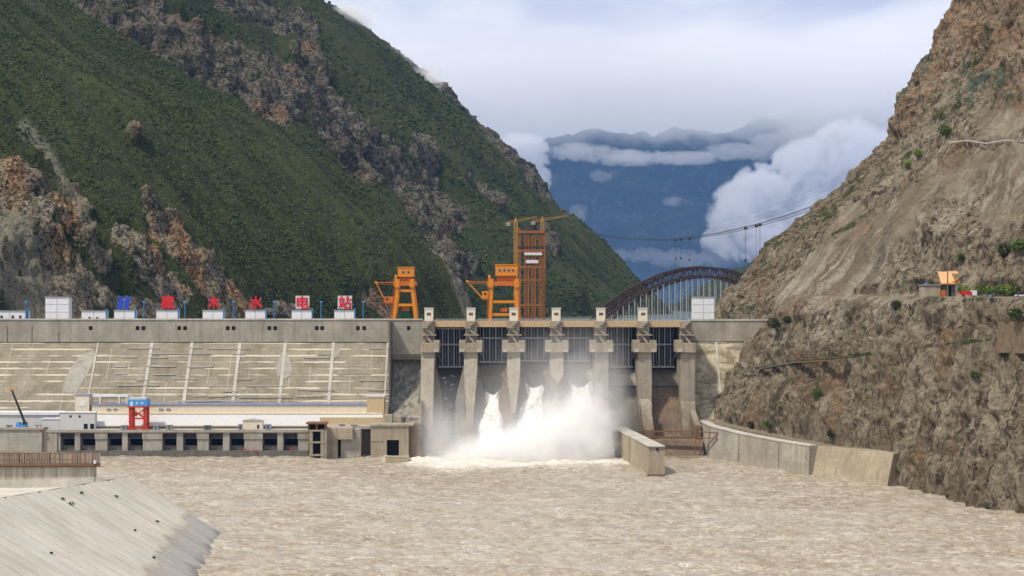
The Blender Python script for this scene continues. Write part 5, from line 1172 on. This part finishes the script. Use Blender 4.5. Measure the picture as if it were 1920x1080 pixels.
rw = thing('retaining_wall', 'long curved grey concrete bank wall along the water right of the weir', 'wall', (105, 600, 0))
base = [(86.0, 652, 15.2), (88.5, 640, 14.0), (97.5, 613, 13.1), (110, 588, 12.2), (119.6, 572.5, 11.7)]
for k in range(len(base) - 1):
    (xa, ya, za), (xb, yb_, zb_) = base[k], base[k + 1]
    g = .12
    MB().hexa([(xb, yb_, -3), (xb + 5, yb_ + 2, -3), (xa + 5, ya + 2, -3), (xa, ya - g, -3), (xb + .5, yb_, zb_), (xb + 5, yb_ + 2, zb_), (xa + 5, ya + 2, za), (xa + .5, ya - g, za)]).build('wall_section', 'concrete' if k != 1 else 'concrete_grey', rw)
    MB().hexa([(xb + .2, yb_, zb_ + .01), (xb + 4, yb_ + 2, zb_ + .01), (xa + 4, ya + 2, za + .01), (xa + .2, ya, za + .01), (xb + .2, yb_, zb_ + .5), (xb + 4, yb_ + 2, zb_ + .5), (xa + 4, ya + 2, za + .5), (xa + .2, ya, za + .5)]).build('coping', 'concrete_pale', rw)
    MB().bar((xb - .05, yb_ + .1, 0), (xb + .4, yb_ + .1, zb_), .25).build('wall_seam', 'concrete_dark', rw)
r2 = thing('sloping_bank_wall', 'lighter leaning concrete bank wall at the right end against the rock', 'wall', (130, 556, 0))
MB().hexa([(141, 537, -3), (150, 542, -3), (127, 575, -3), (120, 572, -3), (144.6, 539, 12.3), (153, 545, 12.3), (128, 577, 11.9), (123.4, 574, 11.9)]).build('wall_section', 'concrete_warm', r2)
# earth fill behind the walls
f = MB(); f.hexa([(92, 652, 2), (92, 690, 2), (118, 690, 2), (118, 652, 2), (91, 652, 14.6), (84, 668, 15.5), (118, 668, 15.5), (118, 652, 14.6)])
f.hexa([(124, 574, 2), (92, 640, 2), (118, 652, 2), (152, 574, 2), (124, 574, 12.0), (92, 652, 14.5), (118, 652, 14.5), (152, 574, 12.0)])
f.hexa([(124, 574, 2), (152, 574, 2), (156, 548, 2), (150, 546, 2), (124, 574, 11.9), (152, 574, 11.9), (158, 549, 12.9), (152, 547, 12.9)])
o = f.build('embankment_soil', 'soil'); tag(o, kind='structure')

# ---------------------------------------------------------------- left foreground: sloping embankment, quay with railing
def Tz(Y): return 17 + (427 - Y) * .074
def Wx(Y): return -87 + (427 - Y) * .13
ns, nd = 130, 34
Ys = np.linspace(250, 427, ns); fr = np.linspace(0, 1.12, nd)
Yg = np.repeat(Ys[:, None], nd, 1); Fr = np.repeat(fr[None], ns, 0)
gx = -115 + (Wx(Yg) + 115) * Fr; gz = Tz(Yg) * (1 - Fr)
joint = np.abs(((Yg + 2.0) % 11.8) - 5.9) / 5.9
gz = gz - .30 * np.clip(1 - joint * 12, 0, 1) + .07 * np.floor((Yg + 2) / 11.8 % 2) 
o = npmesh('embankment_slope', np.stack([gx, Yg, gz], 2).reshape(-1, 3), gridfaces(ns, nd), 'embankment_slab', smooth=False); tag(o, kind='structure')
# plateau behind the slope edge and the far flank going down to the water
nA, nB = 70, 60
a_ = np.linspace(250, 427, nA); b2_ = np.linspace(0, 1, nB); A_, B_ = np.meshgrid(a_, b2_, indexing='ij')
gx = -115 - B_ * 190; gz = Tz(A_) + .09 - np.clip(B_ * 190 / 14, 0, 1) * (Tz(A_) - 12.2) * sstep(360, 420, A_)
o = npmesh('bank_ground', np.stack([gx, A_, gz], 2).reshape(-1, 3), gridfaces(nA, nB), 'embankment_slab'); tag(o, kind='structure')
f = MB(); f.hexa([(-300, 426.9, -3), (-87, 426.9, -3), (-92, 432, -3), (-300, 452, -3), (-300, 426.9, 12.3), (-115, 426.9, 17.0), (-118, 430, 13), (-300, 452, 11)])
f.hexa([(-300, 430, -3), (-112, 430, -3), (-127, 458, -3), (-300, 470, -3), (-300, 430, 12.2), (-117, 430, 13.4), (-124.5, 455, 11.6), (-300, 470, 11.2)])
o = f.build('bank_foot', 'concrete_pale'); tag(o, kind='structure')
for Yj in np.arange(262, 426, 11.8):
    pass
qy = thing('quay_wall', 'stained concrete quay platform with rusty edge beam at the left', 'quay', (-190, 455, 0))
xq = X(184, 448); zq = Z(868, 448); 
xf_ = X(181, 478)
b = MB(); b.hexa([(-300, 441, 4), (xq - 1, 448, 4), (xf_, 478, 4), (-300, 500, 4), (-300, 441, zq - 1.1), (xq - 1, 448, zq - 1.1), (xf_, 478, zq - 1.1), (-300, 500, zq - 1.1)])
t = NT('streaked_wall'); c = t.mix(t.rng(t.noise(1.0, 4, .6, vec=t.map((.5, .2, .03))), .42, .6), (.50, .45, .37), (.36, .315, .235)); c = t.mix(t.rng(t.noise(1.0, 4, .7, vec=t.map((1.2, .4, .04))), .56, .66, 0, .8), c, (.17, .13, .08)); t.surf(c, .9, t.bump(t.noise(1.0, 3, .6, vec=t.map((1, .3, .05))), .3, .3))
b.build('wall', 'streaked_wall', qy)
b = MB(); b.hexa([(-300, 440, zq - 1.1), (xq + 1, 447, zq - 1.1), (xf_ + 1, 479, zq - 1.1), (-300, 500, zq - 1.1), (-300, 440, zq), (xq + 1, 447, zq), (xf_ + 1, 479, zq), (-300, 500, zq)]); b.build('edge_beam', 'concrete_stained', qy)
b = MB(); b.bar((-300, 439.8, zq - .5), (xq + .8, 446.8, zq - .5), .3, .5); b.build('rust_edge', 'rust_brown', qy)
rg = thing('quay_railing', 'row of rusty upright bars forming a railing on the quay edge', 'railing', (-190, 446, zq))
for k in range(96):
    f_ = k / 95; xx = -205 + (xq + 205) * f_; yy_ = 440 + (447 - 440) * (xx + 300) / (xq + 301) + .8
    h = 3.1 + rnd.uniform(-.2, .2)
    MB().bar((xx, yy_, zq), (xx + rnd.uniform(-.1, .1), yy_, zq + h), .26 if k % 4 else .42, .2).build('upright', rnd.choice(['rust_brown', 'concrete_stained', 'arch_steel', 'concrete_stained', 'concrete_warm']), rg)
MB().bar((-206, 443.8, zq + 3.2), (xq, 447.8, zq + 3.2), .22).build('top_rail', 'rust_brown', rg); MB().bar((-206, 443.8, zq + 1.2), (xq, 447.8, zq + 1.2), .16).build('lower_rail', 'rust_brown', rg)
bl = MB().tube([(X(177, 446), 446.6, zq), (X(177, 446), 446.6, zq + .5), (X(177, 446), 446.6, zq + 1.0)], [.45, .35, .5], 10).build('mooring_bollard', 'white_paint'); tag(bl, 'small white bollard near the corner of the quay', 'bollard')
po = thing('marker_post', 'thin dark post with a round base in front of the quay corner', 'post', (X(176, 425), 425, Z(916, 425)))
pz = Z(917, 423); MB().tube([(X(176, 423), 424, 12), (X(176, 423), 424, Z(885, 423))], .14, 6).build('pole', 'concrete_dark', po); MB().tube([(X(176, 423), 424, pz - 1), (X(176, 423), 424, pz + .35)], .65, 10).build('base', 'concrete_dark', po)
# weeds growing in the slab joints
for p, q, s_, m_, lab in ((134, 948, 1.1, 'leaf_green', 'largest green tuft growing on the sloping slabs'), (118, 938, .8, 'leaf_green', 'tuft just above left of the largest one on the slabs'), (153, 926, .7, 'leaf_green', 'tuft near the top edge of the slabs under the marker post'),
      (218, 933, .9, 'leaf_green', 'tuft alone in the middle of the upper slabs'), (295, 980, .7, 'leaf_green', 'tuft low on the slabs, rightmost of the tufts'), (96, 1041, .5, 'leaf_green', 'thin tuft near the lower left slabs'), (253, 996, .5, 'leaf_green', 'small dark tuft halfway down the slabs'), (288, 1047, .6, 'leaf_green', 'tuft beside the brown stain at the wet edge')):
    # intersect the view line with the slope plane
    for Y in np.arange(300, 428, .25):
        x_ = X(p, Y); z_ = Z(q, Y); fr_ = (x_ + 115) / (Wx(Y) + 115)
        if 0 <= fr_ <= 1.05 and z_ <= Tz(Y) * (1 - fr_): break
    zs = Tz(Y) * (1 - fr_)
    s_ *= .75; V, Fa = leaves((x_, Y, zs + s_ * .5), s_, 60, .2)
    w_ = thing('weed_tuft', lab, 'weed', (x_, Y, zs), 'weed tufts in the slab joints'); npmesh('foliage', V, Fa, m_, smooth=False, parent=w_); MB().tube([(x_, Y, zs - .1), (x_, Y, zs + s_ * .6)], [.08, .03], 5).build('stem', 'bark', w_)

# ---------------------------------------------------------------- right cliff: bushes, bench houses, path, walls
def bush(p, q, r_, m_, lab, cat='bush', name='bush', tall=1.0):
    P = on_cliff(p, q); s_ = P.y / F; R = r_ * s_
    o = thing(name, lab, cat, (P.x, P.y, P.z), 'bushes growing on the right cliff')
    V, Fa = leaves((P.x - R * .25, P.y - R * .25, P.z + R * .55 * tall), R, 420, max(.28, R * .13), squash=.85 * tall); npmesh('foliage', V, Fa, m_, smooth=False, parent=o)
    b = MB()
    for k in range(4): a = k * 1.6; b.tube([(P.x, P.y, P.z - .6), (P.x + math.cos(a) * R * .35, P.y + math.sin(a) * R * .35 - R * .2, P.z + R * .7 * tall)], [.22, .06], 5)
    b.build('stem', 'bark', o)
for a in ((1772, 250, 14, 'leaf_green', 'round bush alone high on the cliff left of the pale ledge line'), (1722, 288, 9, 'leaf_bright', 'upper of two yellow green bushes on the cliff shoulder'), (1700, 310, 8, 'leaf_bright', 'lower of two yellow green bushes on the cliff shoulder'),
          (1450, 612, 13, 'leaf_dark', 'dark bush where the dam crest meets the cliff'), (1474, 604, 9, 'leaf_dark', 'smaller dark bush right of the one at the crest end'), (1532, 742, 11, 'leaf_green', 'green bush alone in the middle of the lower cliff face'),
          (1441, 803, 11, 'leaf_green', 'bright bush behind the retaining wall top'), (1408, 800, 8, 'leaf_dark', 'dark bush just left of the bright one behind the retaining wall'), (1680, 575, 11, 'leaf_dark', 'bush on the cliff below the concrete hut'),
          (1800, 487, 8, 'leaf_green', 'small bush above the orange roof'), (1884, 478, 15, 'leaf_dark', 'left bush of the pair above the bench road'), (1908, 468, 16, 'leaf_green', 'right bush of the pair above the bench road'),
          (1827, 706, 8, 'leaf_green', 'small bush high on the right part of the lower cliff'), (1556, 818, 8, 'leaf_dark', 'low bush at the foot of the rock above the bank wall'), (1905, 600, 15, 'leaf_dark', 'spreading bush on top of the brown wall at the right edge')): bush(*a)
# tree line along the bench
def at_bench(p, q=552): return on_cliff(p, q)
B0 = at_bench(1790, 556)
bz = Z(553, 575)
for k, p in enumerate((1770, 1808, 1838, 1856, 1874, 1892, 1910)):
    Y = 568 - k * 3.4; P = Vector((X(p, Y), Y, Z(551, Y))); R = 2.4 + .3 * (k % 3)
    o = thing('roadside_shrub', ('shrub beside the orange roofed shed', 'shrub directly behind the red truck', 'shrub right of the red truck', 'bright shrub above the blue car', 'middle shrub of the bench road hedge', 'second shrub from the right along the bench road', 'shrub at the right end of the bench road')[k], 'shrub', P, 'shrubs along the bench road')
    V, Fa = leaves((P.x, P.y, P.z + R * .6), R, 260, .42); npmesh('foliage', V, Fa, 'leaf_bright' if k % 2 else 'leaf_green', smooth=False, parent=o); MB().tube([P + Vector((0, 0, -2)), P + Vector((0, 0, R * .6))], [.2, .08], 5).build('stem', 'bark', o)
# ledge that carries the bench things
hb = thing('concrete_hut', 'flat roofed grey concrete hut on the bench at the edge of the right cliff', 'hut', (X(1748, 562), 565, Z(556, 562)))
MB().box(X(1733, 562), X(1764, 562), 562.2, 569, Z(556.5, 562) - 1.5, Z(535, 562)).build('wall', 'concrete_warm', hb); MB().box(X(1731, 562), X(1766, 562), 561.7, 569.5, Z(535, 562), Z(533, 562)).build('roof', 'grey_steel', hb)
MB().box(X(1738, 562), X(1741, 562), 562, 562.3, Z(556, 562), Z(540, 562)).build('pilaster', 'concrete_warm', hb); MB().box(X(1736, 562), X(1740, 562), 563, 564, Z(533, 562), Z(530, 562)).build('water_tank', 'sky_blue_paint', hb)
os_ = thing('orange_shed', 'shed with a slanted peach orange roof beside the concrete hut', 'shed', (X(1785, 562), 566, Z(556, 562)))
plain('peach_sheet', (.66, .34, .16), .6, var=.1); plain('shed_red', (.45, .15, .06), .7)
y0 = 562
b = MB(); xa, xb = X(1766, y0), X(1806, y0)
b.hexa([(xa - .6, y0 - 1, Z(533, y0)), (X(1790, y0), y0 - 1, Z(533, y0)), (X(1795, y0), y0 + 8, Z(511, y0)), (xa + .8, y0 + 8, Z(510, y0)), (xa - .6, y0 - 1, Z(531, y0)), (X(1790, y0), y0 - 1, Z(531, y0)), (X(1795, y0), y0 + 8, Z(509, y0)), (xa + .8, y0 + 8, Z(508, y0))])
b.hexa([(X(1787, y0), y0 + 7, Z(514, y0)), (X(1807, y0), y0 + 7, Z(514, y0)), (X(1809, y0), y0 + 9, Z(510, y0)), (X(1787, y0), y0 + 9, Z(510, y0)), (X(1787, y0), y0 + 7, Z(511, y0)), (X(1807, y0), y0 + 7, Z(511, y0)), (X(1809, y0), y0 + 9, Z(507.5, y0)), (X(1787, y0), y0 + 9, Z(507.5, y0))])
b.build('roof', 'peach_sheet', os_)
b = MB(); b.hexa([(X(1778, y0), y0 - .6, Z(533, y0)), (X(1781, y0), y0 - .6, Z(535, y0)), (X(1804, y0), y0 + 4, Z(525, y0)), (X(1802, y0), y0 + 4, Z(522, y0)), (X(1778, y0), y0 - .6, Z(530.5, y0)), (X(1790, y0), y0 - .6, Z(527, y0)), (X(1804, y0), y0 + 4, Z(522, y0)), (X(1802, y0), y0 + 4, Z(520, y0))]); b.build('roof_verge', 'orange_paint', os_)
MB().box(X(1768, y0), X(1792, y0), y0 + .5, y0 + 7.5, Z(558, y0), Z(532, y0)).build('wall', 'concrete_dark', os_)
MB().box(X(1778, y0), X(1784, y0), y0 + .3, y0 + .6, Z(557, y0), Z(536, y0)).build('doorway', 'dark_void', os_)
tag(MB().box(X(1765.5, 561), X(1772, 561), 560, 561.5, Z(556.5, 561) - 1.0, Z(544, 561)).build('orange_bin', 'orange_dark'), 'orange bin standing between the concrete hut and the utility pole', 'bin')
up = thing('utility_pole', 'dark utility pole standing in front of the orange roofed shed', 'pole', (X(1777, 558), 558, Z(556, 558)))
MB().tube([(X(1777, 558), 558, Z(556, 558) - 2), (X(1776.5, 558), 558, Z(461, 558))], [.32, .18], 8).build('pole', 'concrete_dark', up); MB().bar((X(1773, 558), 558, Z(466, 558)), (X(1781, 558), 558, Z(466, 558)), .2).build('crossarm', 'bark', up)
def vehicle(p, Y, ln, h, col, lab, nm, cat, boxy):
    zz_ = Z(556, Y) - .2; x0 = X(p, Y); r = thing(nm, lab, cat, (x0, Y, zz_))
    if boxy: MB().box(x0 - ln/2, x0 + ln/2 - 2.0, Y - 1, Y + 1.2, zz_ + .9, zz_ + h).build('cargo_bed', col, r); MB().box(x0 + ln/2 - 1.9, x0 + ln/2, Y - 1, Y + 1.2, zz_ + .6, zz_ + h + .4).build('cab', 'white_paint' if boxy == 2 else col, r)
    else:
        MB().box(x0 - ln/2, x0 + ln/2, Y - .9, Y + .9, zz_ + .35, zz_ + .9).build('body', col, r)
        MB().prism([(x0 - ln*.36, zz_ + .9), (x0 - ln*.24, zz_ + h), (x0 + ln*.18, zz_ + h), (x0 + ln*.32, zz_ + .9)], Y - .8, Y + .8, 'y').build('cabin', 'dark_glass', r)
    for sx_ in (-.32, .32):
        for yy_ in (Y - .95, Y + .75): MB().tube([(x0 + sx_ * ln, yy_, zz_ + .4), (x0 + sx_ * ln, yy_ + .25, zz_ + .4)], .4, 10).build('wheel', 'rubber', r)
vehicle(1816, 560, 6.0, 2.2, 'sign_red', 'red truck with a white cab parked on the bench road', 'parked_truck', 'truck', 2)
vehicle(1855, 552, 3.6, 1.5, 'blue_roof', 'blue car parked on the bench road right of the red truck', 'parked_car', 'car', 0)
vehicle(1914, 540, 4.2, 1.8, 'white_paint', 'pale car at the right end of the bench road', 'parked_car', 'car', 0)
# parapet of the bench road
pr = MB(); pr.hexa([(X(1770, 556), 556, Z(560, 556)), (X(1930, 528), 525, Z(563, 528)), (X(1930, 528), 525.6, Z(563, 528)), (X(1770, 556), 556.6, Z(560, 556)), (X(1770, 556), 556, Z(556, 556)), (X(1930, 528), 525, Z(558, 528)), (X(1930, 528), 525.6, Z(558, 528)), (X(1770, 556), 556.6, Z(556, 556))]); tag(pr.build('road_parapet', 'concrete_grey'), 'low grey parapet along the edge of the bench road', 'parapet')
# brown retaining wall at the right edge
q0, q1 = on_cliff(1872, 634), on_cliff(1915, 634); ya, yb = q0.y - 4.5, q1.y - 4.5
xa, xb = X(1869, ya), X(1921, yb); dx, dy = (xb - xa), (yb - ya); xb, yb = xb + dx * .8, yb + dy * .8
plain('brown_wall', (.15, .11, .068), .9, var=.3, sc_=.5)
tag(MB().hexa([(xa, ya, Z(661, ya)), (xb, yb, Z(664, yb)), (xb + 9, yb + 7, Z(664, yb)), (xa + 9, ya + 7, Z(661, ya)), (xa + .5, ya + .3, Z(604, ya)), (xb + .5, yb + .3, Z(601, yb)), (xb + 10, yb + 8, Z(601, yb)), (xa + 10, ya + 8, Z(604, ya))]).build('gabion_wall', 'brown_wall'), 'brown retaining wall below the bench road at the right edge', 'wall')
# service path across the lower cliff
pts = [on_cliff(p, q) for p, q in ((1395, 700), (1430, 693), (1465, 686), (1500, 682), (1545, 679), (1588, 674))]
cp = thing('cliff_walkway', 'narrow rust brown walkway clinging to the lower cliff face', 'walkway', tuple(pts[2]))
for k in range(len(pts) - 1):
    a, c_ = pts[k] + Vector((-1.0, -1.2, .3)), pts[k+1] + Vector((-1.0, -1.2, .3)); MB().bar(a, c_, 2.2, .5).build('deck_section', 'rust_brown' if k > 2 else 'concrete_dark', cp)
    MB().bar(a + Vector((-.6, -.5, 1.0)), c_ + Vector((-.6, -.5, 1.0)), .15).build('handrail', 'concrete_dark', cp)
    MB().bar(a + Vector((0, 0, -.4)), a + Vector((1.6, 1.2, -3)), .3).build('bracket', 'concrete_dark', cp)
# pale guard rail high on the cliff
pts = [on_cliff(p, q) for p, q in ((1780, 268), (1815, 269), (1850, 269), (1885, 267), (1918, 266))]
gd = thing('cliff_guardrail', 'pale rail line running along a ledge high on the right cliff', 'guard rail', tuple(pts[0]))
for k in range(len(pts) - 1):
    a, c_ = pts[k] + Vector((-.8, -.8, .6)), pts[k+1] + Vector((-.8, -.8, .6)); MB().bar(a, c_, .3, .5).build('rail', 'concrete_pale', gd); MB().bar(a + Vector((0,0,-2.6)), a, .3).build('post', 'grey_steel', gd)
# ---------------------------------------------------------------- falling water, spray, haze, clouds
def jet(pc, qtop, qbot, w0, w1, name, lab, lean=0):
    nu, nv = 46, 60; V = []
    zt, zb = Z(qtop, 664), Z(qbot, 648)
    for i in range(nv):
        f = i / (nv - 1); z = zt + (zb - zt) * f; w = (w0 + (w1 - w0) * f ** 1.3); y = 668 - 20 * f ** 1.4
        for j in range(nu):
            a = 2 * math.pi * j / nu; V.append((pc + lean * f + math.cos(a) * w / 2, y + math.sin(a) * w * .3, z))
    V = np.array(V); n = fbm(V[:, 0] / 1.6, V[:, 1] / 1.6, V[:, 2] / 4.5, 4, .6, seed=71); n2 = fbm(V[:, 0] / 4.5, V[:, 1] / 3, V[:, 2] / 9, 3, seed=73)
    r = V[:, 0] - (pc + lean * (zt - V[:, 2]) / (zt - zb)); V[:, 0] += np.sign(r) * n * 1.3 + n2 * .9; V[:, 1] -= np.abs(n) * 1.8
    ring = V.reshape(nv, nu, 3)
    # the horned upper edge: sides stand higher than the middle
    th = 2 * math.pi * np.arange(nu) / nu; horn = np.abs(np.cos(th)) ** 2.2
    for i in range(14): ring[i, :, 2] += (horn * 3.0 - 1.4) * (1 - i / 14.0)
    V = ring.reshape(-1, 3); F_ = []
    for i in range(nv - 1):
        for j in range(nu): F_.append((i*nu+j, i*nu+(j+1)%nu, (i+1)*nu+(j+1)%nu, (i+1)*nu+j))
    o = npmesh(name, V, np.array(F_), 'white_water'); tag(o, lab, 'water jet', 'white water jets leaving the open spillway bays', kind='stuff')
mid = [(PCX[i] + PCX[i+1]) / 2 for i in range(6)]
jet(mid[1] + .3, 735, 835, 8.6, 12.5, 'water_jet', 'white water jet leaving the second spillway bay', lean=-1.0)
jet(mid[2] - .6, 722, 820, 9.4, 12.0, 'water_jet', 'white water jet leaving the third spillway bay', lean=-2.5)
jet(mid[3] + .4, 722, 820, 9.4, 12.0, 'water_jet', 'white water jet leaving the fourth spillway bay', lean=0)

def vol_material(name, color, dens_fn, aniso=0.0, step=1.0):
    t = NT(name); v = t.n('ShaderNodeVolumePrincipled'); v.inputs['Color'].default_value = (*color, 1); v.inputs['Anisotropy'].default_value = aniso
    d = dens_fn(t)
    if isinstance(d, float): v.inputs['Density'].default_value = d
    else: t.l(d, v.inputs['Density'])
    t.l(v.outputs[0], t.out.inputs['Volume'])
    try: t.m.cycles.volume_step_rate = step; t.m.volume_intersection_method
    except Exception: pass
    MATS[name] = t.m
    return t.m
def spray_density(t):
    sx = t.n('ShaderNodeSeparateXYZ'); t.l(t.geo(), sx.inputs[0]); x, y, z = sx.outputs
    def blob(cx, cy, cz, rx, ry, rz, amp):
        d = t.m_('ADD', t.m_('ADD', t.m_('POWER', t.m_('ABSOLUTE', t.m_('DIVIDE', t.m_('SUBTRACT', x, cx), rx)), 2.0), t.m_('POWER', t.m_('ABSOLUTE', t.m_('DIVIDE', t.m_('SUBTRACT', y, cy), ry)), 2.0)), t.m_('POWER', t.m_('ABSOLUTE', t.m_('DIVIDE', t.m_('SUBTRACT', z, cz), rz)), 2.0))
        return t.m_('MULTIPLY', t.m_('EXPONENT', t.m_('MULTIPLY', d, -1.0)), amp)
    n = t.noise(.075, 6, .65, dist=.6); n2 = t.noise(.25, 5, .65, dist=.4)
    nn = t.m_('ADD', t.m_('MULTIPLY', n, .7), t.m_('MULTIPLY', n2, .3))
    g = None
    for q in ((X(1085, 638), 637, 4, 14, 13, 25, 1.5), (X(1010, 636), 634, 2, 17, 13, 20, 1.35), (X(935, 634), 632, 0, 16, 12, 13, 1.25), (X(865, 634), 632, 0, 13, 10, 9, 1.05), (X(1122, 638), 638, 6, 9, 12, 21, 1.05)):
        b = blob(*q); g = b if g is None else t.m_('ADD', g, b)
    core = t.m_('MAXIMUM', t.m_('SUBTRACT', t.m_('SUBTRACT', g, .50), t.m_('MULTIPLY', t.m_('SUBTRACT', nn, .5), 3.4)), 0.0)
    core = t.m_('MULTIPLY', core, .17)
    veil = t.m_('ADD', blob(X(1080, 652), 652, 18, 26, 12, 26, .045), t.m_('ADD', blob(X(930, 645), 645, 6, 34, 12, 16, .034), blob(X(815, 642), 642, 4, 10, 12, 16, .035)))
    veil = t.m_('MULTIPLY', veil, t.rng(n, .3, .65, .35, 1.5))
    # fade to nothing at the box faces
    ed = t.m_('MULTIPLY', t.rng(y, 664, 659, 0, 1), t.m_('MULTIPLY', t.rng(x, 55, 49, 0, 1), t.rng(x, -46, -38, 0, 1)))
    return t.m_('MULTIPLY', t.m_('ADD', core, veil), t.m_('MULTIPLY', ed, t.rng(z, 64, 52, 0, 1)))
vol_material('spray_volume', (.997, .997, .998), spray_density, -.25, 1.0)
o = MB().box(-46, 56, 606, 664.5, -1.2, 66).build('spray_cloud', 'spray_volume'); tag(o, 'white cloud of spray billowing below the open spillway bays', 'spray', kind='stuff')

vol_material('haze_volume', (.155, .31, .66), lambda t: 0.000036)
o = MB().box(-5200, 5600, -60, 14300, -10, 2050).build('haze', 'haze_volume'); tag(o, kind='stuff')

# clouds beyond the haze: lumpy volumes
def cloud(bl, name, lab, dens, k, freq, YQ, col=(.99, .99, .995), flat=1.0):
    """bl: (px, py, rx, rz) in photograph-sized units at the distance YQ; one box of drifting vapour"""
    s_ = YQ / F
    B = [(X(p, YQ), YQ, Z(q, YQ), rx * s_, max(rx, rz) * s_ * .8 * flat, rz * s_) for p, q, rx, rz in bl]
    def fn(t):
        sx = t.n('ShaderNodeSeparateXYZ'); t.l(t.geo(), sx.inputs[0]); x, y, z = sx.outputs; g = None
        for cx, cy, cz, rx, ry, rz in B:
            q = [t.m_('POWER', t.m_('ABSOLUTE', t.m_('DIVIDE', t.m_('SUBTRACT', a, c_), r_)), 2.0) for a, c_, r_ in ((x, cx, rx), (y, cy, ry), (z, cz, rz))]
            b = t.m_('MAXIMUM', t.m_('SUBTRACT', 1.0, t.m_('ADD', t.m_('ADD', q[0], q[1]), q[2])), 0.0)
            g = b if g is None else t.m_('MAXIMUM', g, b)
        fq = freq / 1.95; n = t.noise(fq, 7, .62, dist=.4)
        n = t.m_('MULTIPLY', t.m_('SUBTRACT', t.m_('ADD', t.m_('MULTIPLY', n, .6), t.m_('MULTIPLY', t.noise(fq * 3.1, 6, .65), .4)), .5), k * 3.4)
        return t.m_('MULTIPLY', t.m_('MULTIPLY', t.rng(t.m_('SUBTRACT', t.m_('SUBTRACT', g, .16), n), 0, .25, 0, 1), t.rng(g, 0, .22, 0, 1)), dens / 1.95)
    vol_material(name + '_vapour', col, fn, -.15, .6)
    lo = np.array([[b[0] - b[3], b[1] - b[4], b[2] - b[5]] for b in B]).min(0); hi = np.array([[b[0] + b[3], b[1] + b[4], b[2] + b[5]] for b in B]).max(0)
    lo[1] = max(lo[1], 14310)
    o = MB().box(lo[0], hi[0], lo[1], hi[1], lo[2], hi[2]).build(name, name + '_vapour'); tag(o, lab, 'cloud', kind='stuff')
YQ = 15000.0
cloud([(1395,405,75,75), (1440,370,80,72), (1520,325,85,75), (1600,290,90,75), (1440,450,100,75), (1520,420,110,90), (1385,475,70,45), (1350,455,40,36), (1640,380,120,110)], 'cumulus_cloud', 'bright heaped cloud filling the valley left of the right cliff', .016, 1.35, .0060, 15500.0)
cloud([(1200,478,75,17), (1280,484,90,22), (1340,480,60,26)], 'valley_cloud', 'low flat cloud strip above the arch bridge', .005, 1.4, .009, 14520.0, flat=.12)
cloud([(1090,285,80,20), (1180,296,110,17), (1280,297,90,15)], 'mountain_cloud', 'thin cloud band lying across the left side of the far mountain', .006, 1.5, .009, 16700.0, flat=.5)
cloud([(1400,285,110,20), (1490,268,110,26), (1580,245,110,34), (1680,240,90,50)], 'ridge_cloud', 'cloud band below the right peaks of the far mountain', .006, 1.2, .007, 17600.0, flat=.35)
cloud([(995,300,40,36), (1012,335,26,34), (975,280,60,34)], 'ridge_puff_cloud', 'small bright cloud puff just behind the left mountain ridge', .016, 1.3, .010, 15000.0)
cloud([(1126,330,26,14), (1265,378,26,10), (1085,402,26,22)], 'wisp_cloud', 'tiny wisps floating before the far mountain face', .0035, 2.0, .014, 14800.0, flat=.6)
def deck(t):
    sx = t.n('ShaderNodeSeparateXYZ'); t.l(t.geo(), sx.inputs[0]); z = sx.outputs[2]
    n = t.m_('ADD', t.m_('MULTIPLY', t.noise(.0009, 7, .66, vec=t.map((1, 1, 1.8)), dist=.5), .7), t.m_('MULTIPLY', t.noise(.003, 6, .66), .3))
    h = t.m_('ADD', z, t.m_('MULTIPLY', t.m_('SUBTRACT', n, .5), 2100.0))
    return t.m_('MULTIPLY', t.rng(h, 2080, 2500, 0, 1), t.m_('MULTIPLY', t.rng(z, 3350, 2450, 0, 1), .0012))
vol_material('deck_volume', (.992, .993, .997), deck, 0, 1.0)
o = MB().box(-5000, 12500, 14310, 19400, 1750, 3400).build('cloud_deck', 'deck_volume'); tag(o, 'grey overcast cloud deck hiding the peaks of the far mountain', 'cloud', kind='stuff')
# torn wispy clouds on the near ridge, standing inside the haze box
def ridge_cloud_wisp(t):
    n = t.noise(.022, 6, .68, dist=.5); sx = t.n('ShaderNodeTexCoord'); g = t.n('ShaderNodeVectorMath', operation='LENGTH'); mp = t.n('ShaderNodeMapping'); t.l(sx.outputs['Generated'], mp.inputs[0]); mp.inputs['Location'].default_value = (-1, -1, -1); mp.inputs['Scale'].default_value = (2, 2, 2); t.l(mp.outputs[0], g.inputs[0])
    return t.m_('MULTIPLY', t.m_('MAXIMUM', t.m_('SUBTRACT', t.m_('SUBTRACT', 1.0, g.outputs['Value']), t.m_('MULTIPLY', n, .95)), 0.0), .13)
vol_material('cloud_wisp_volume', (.98, .98, .985), ridge_cloud_wisp, 0, 1.0)
for p, q, rx, rz, lab in ((655, 40, 100, 62, 'cloud wreath over the top of the left mountain ridge'), (735, 118, 95, 60, 'torn cloud wisp hanging on the left mountain ridge below the upper wreath'), (790, 152, 85, 52, 'lowest cloud patch on the left mountain ridge')):
    Yr = 2140.0; s_ = Yr / F; o = MB().box(X(p - rx, Yr), X(p + rx, Yr), Yr - 90, Yr + 90, Z(q + rz, Yr), Z(q - rz, Yr)).build('ridge_cloud_wisp', 'cloud_wisp_volume'); tag(o, lab, 'mist', kind='stuff')
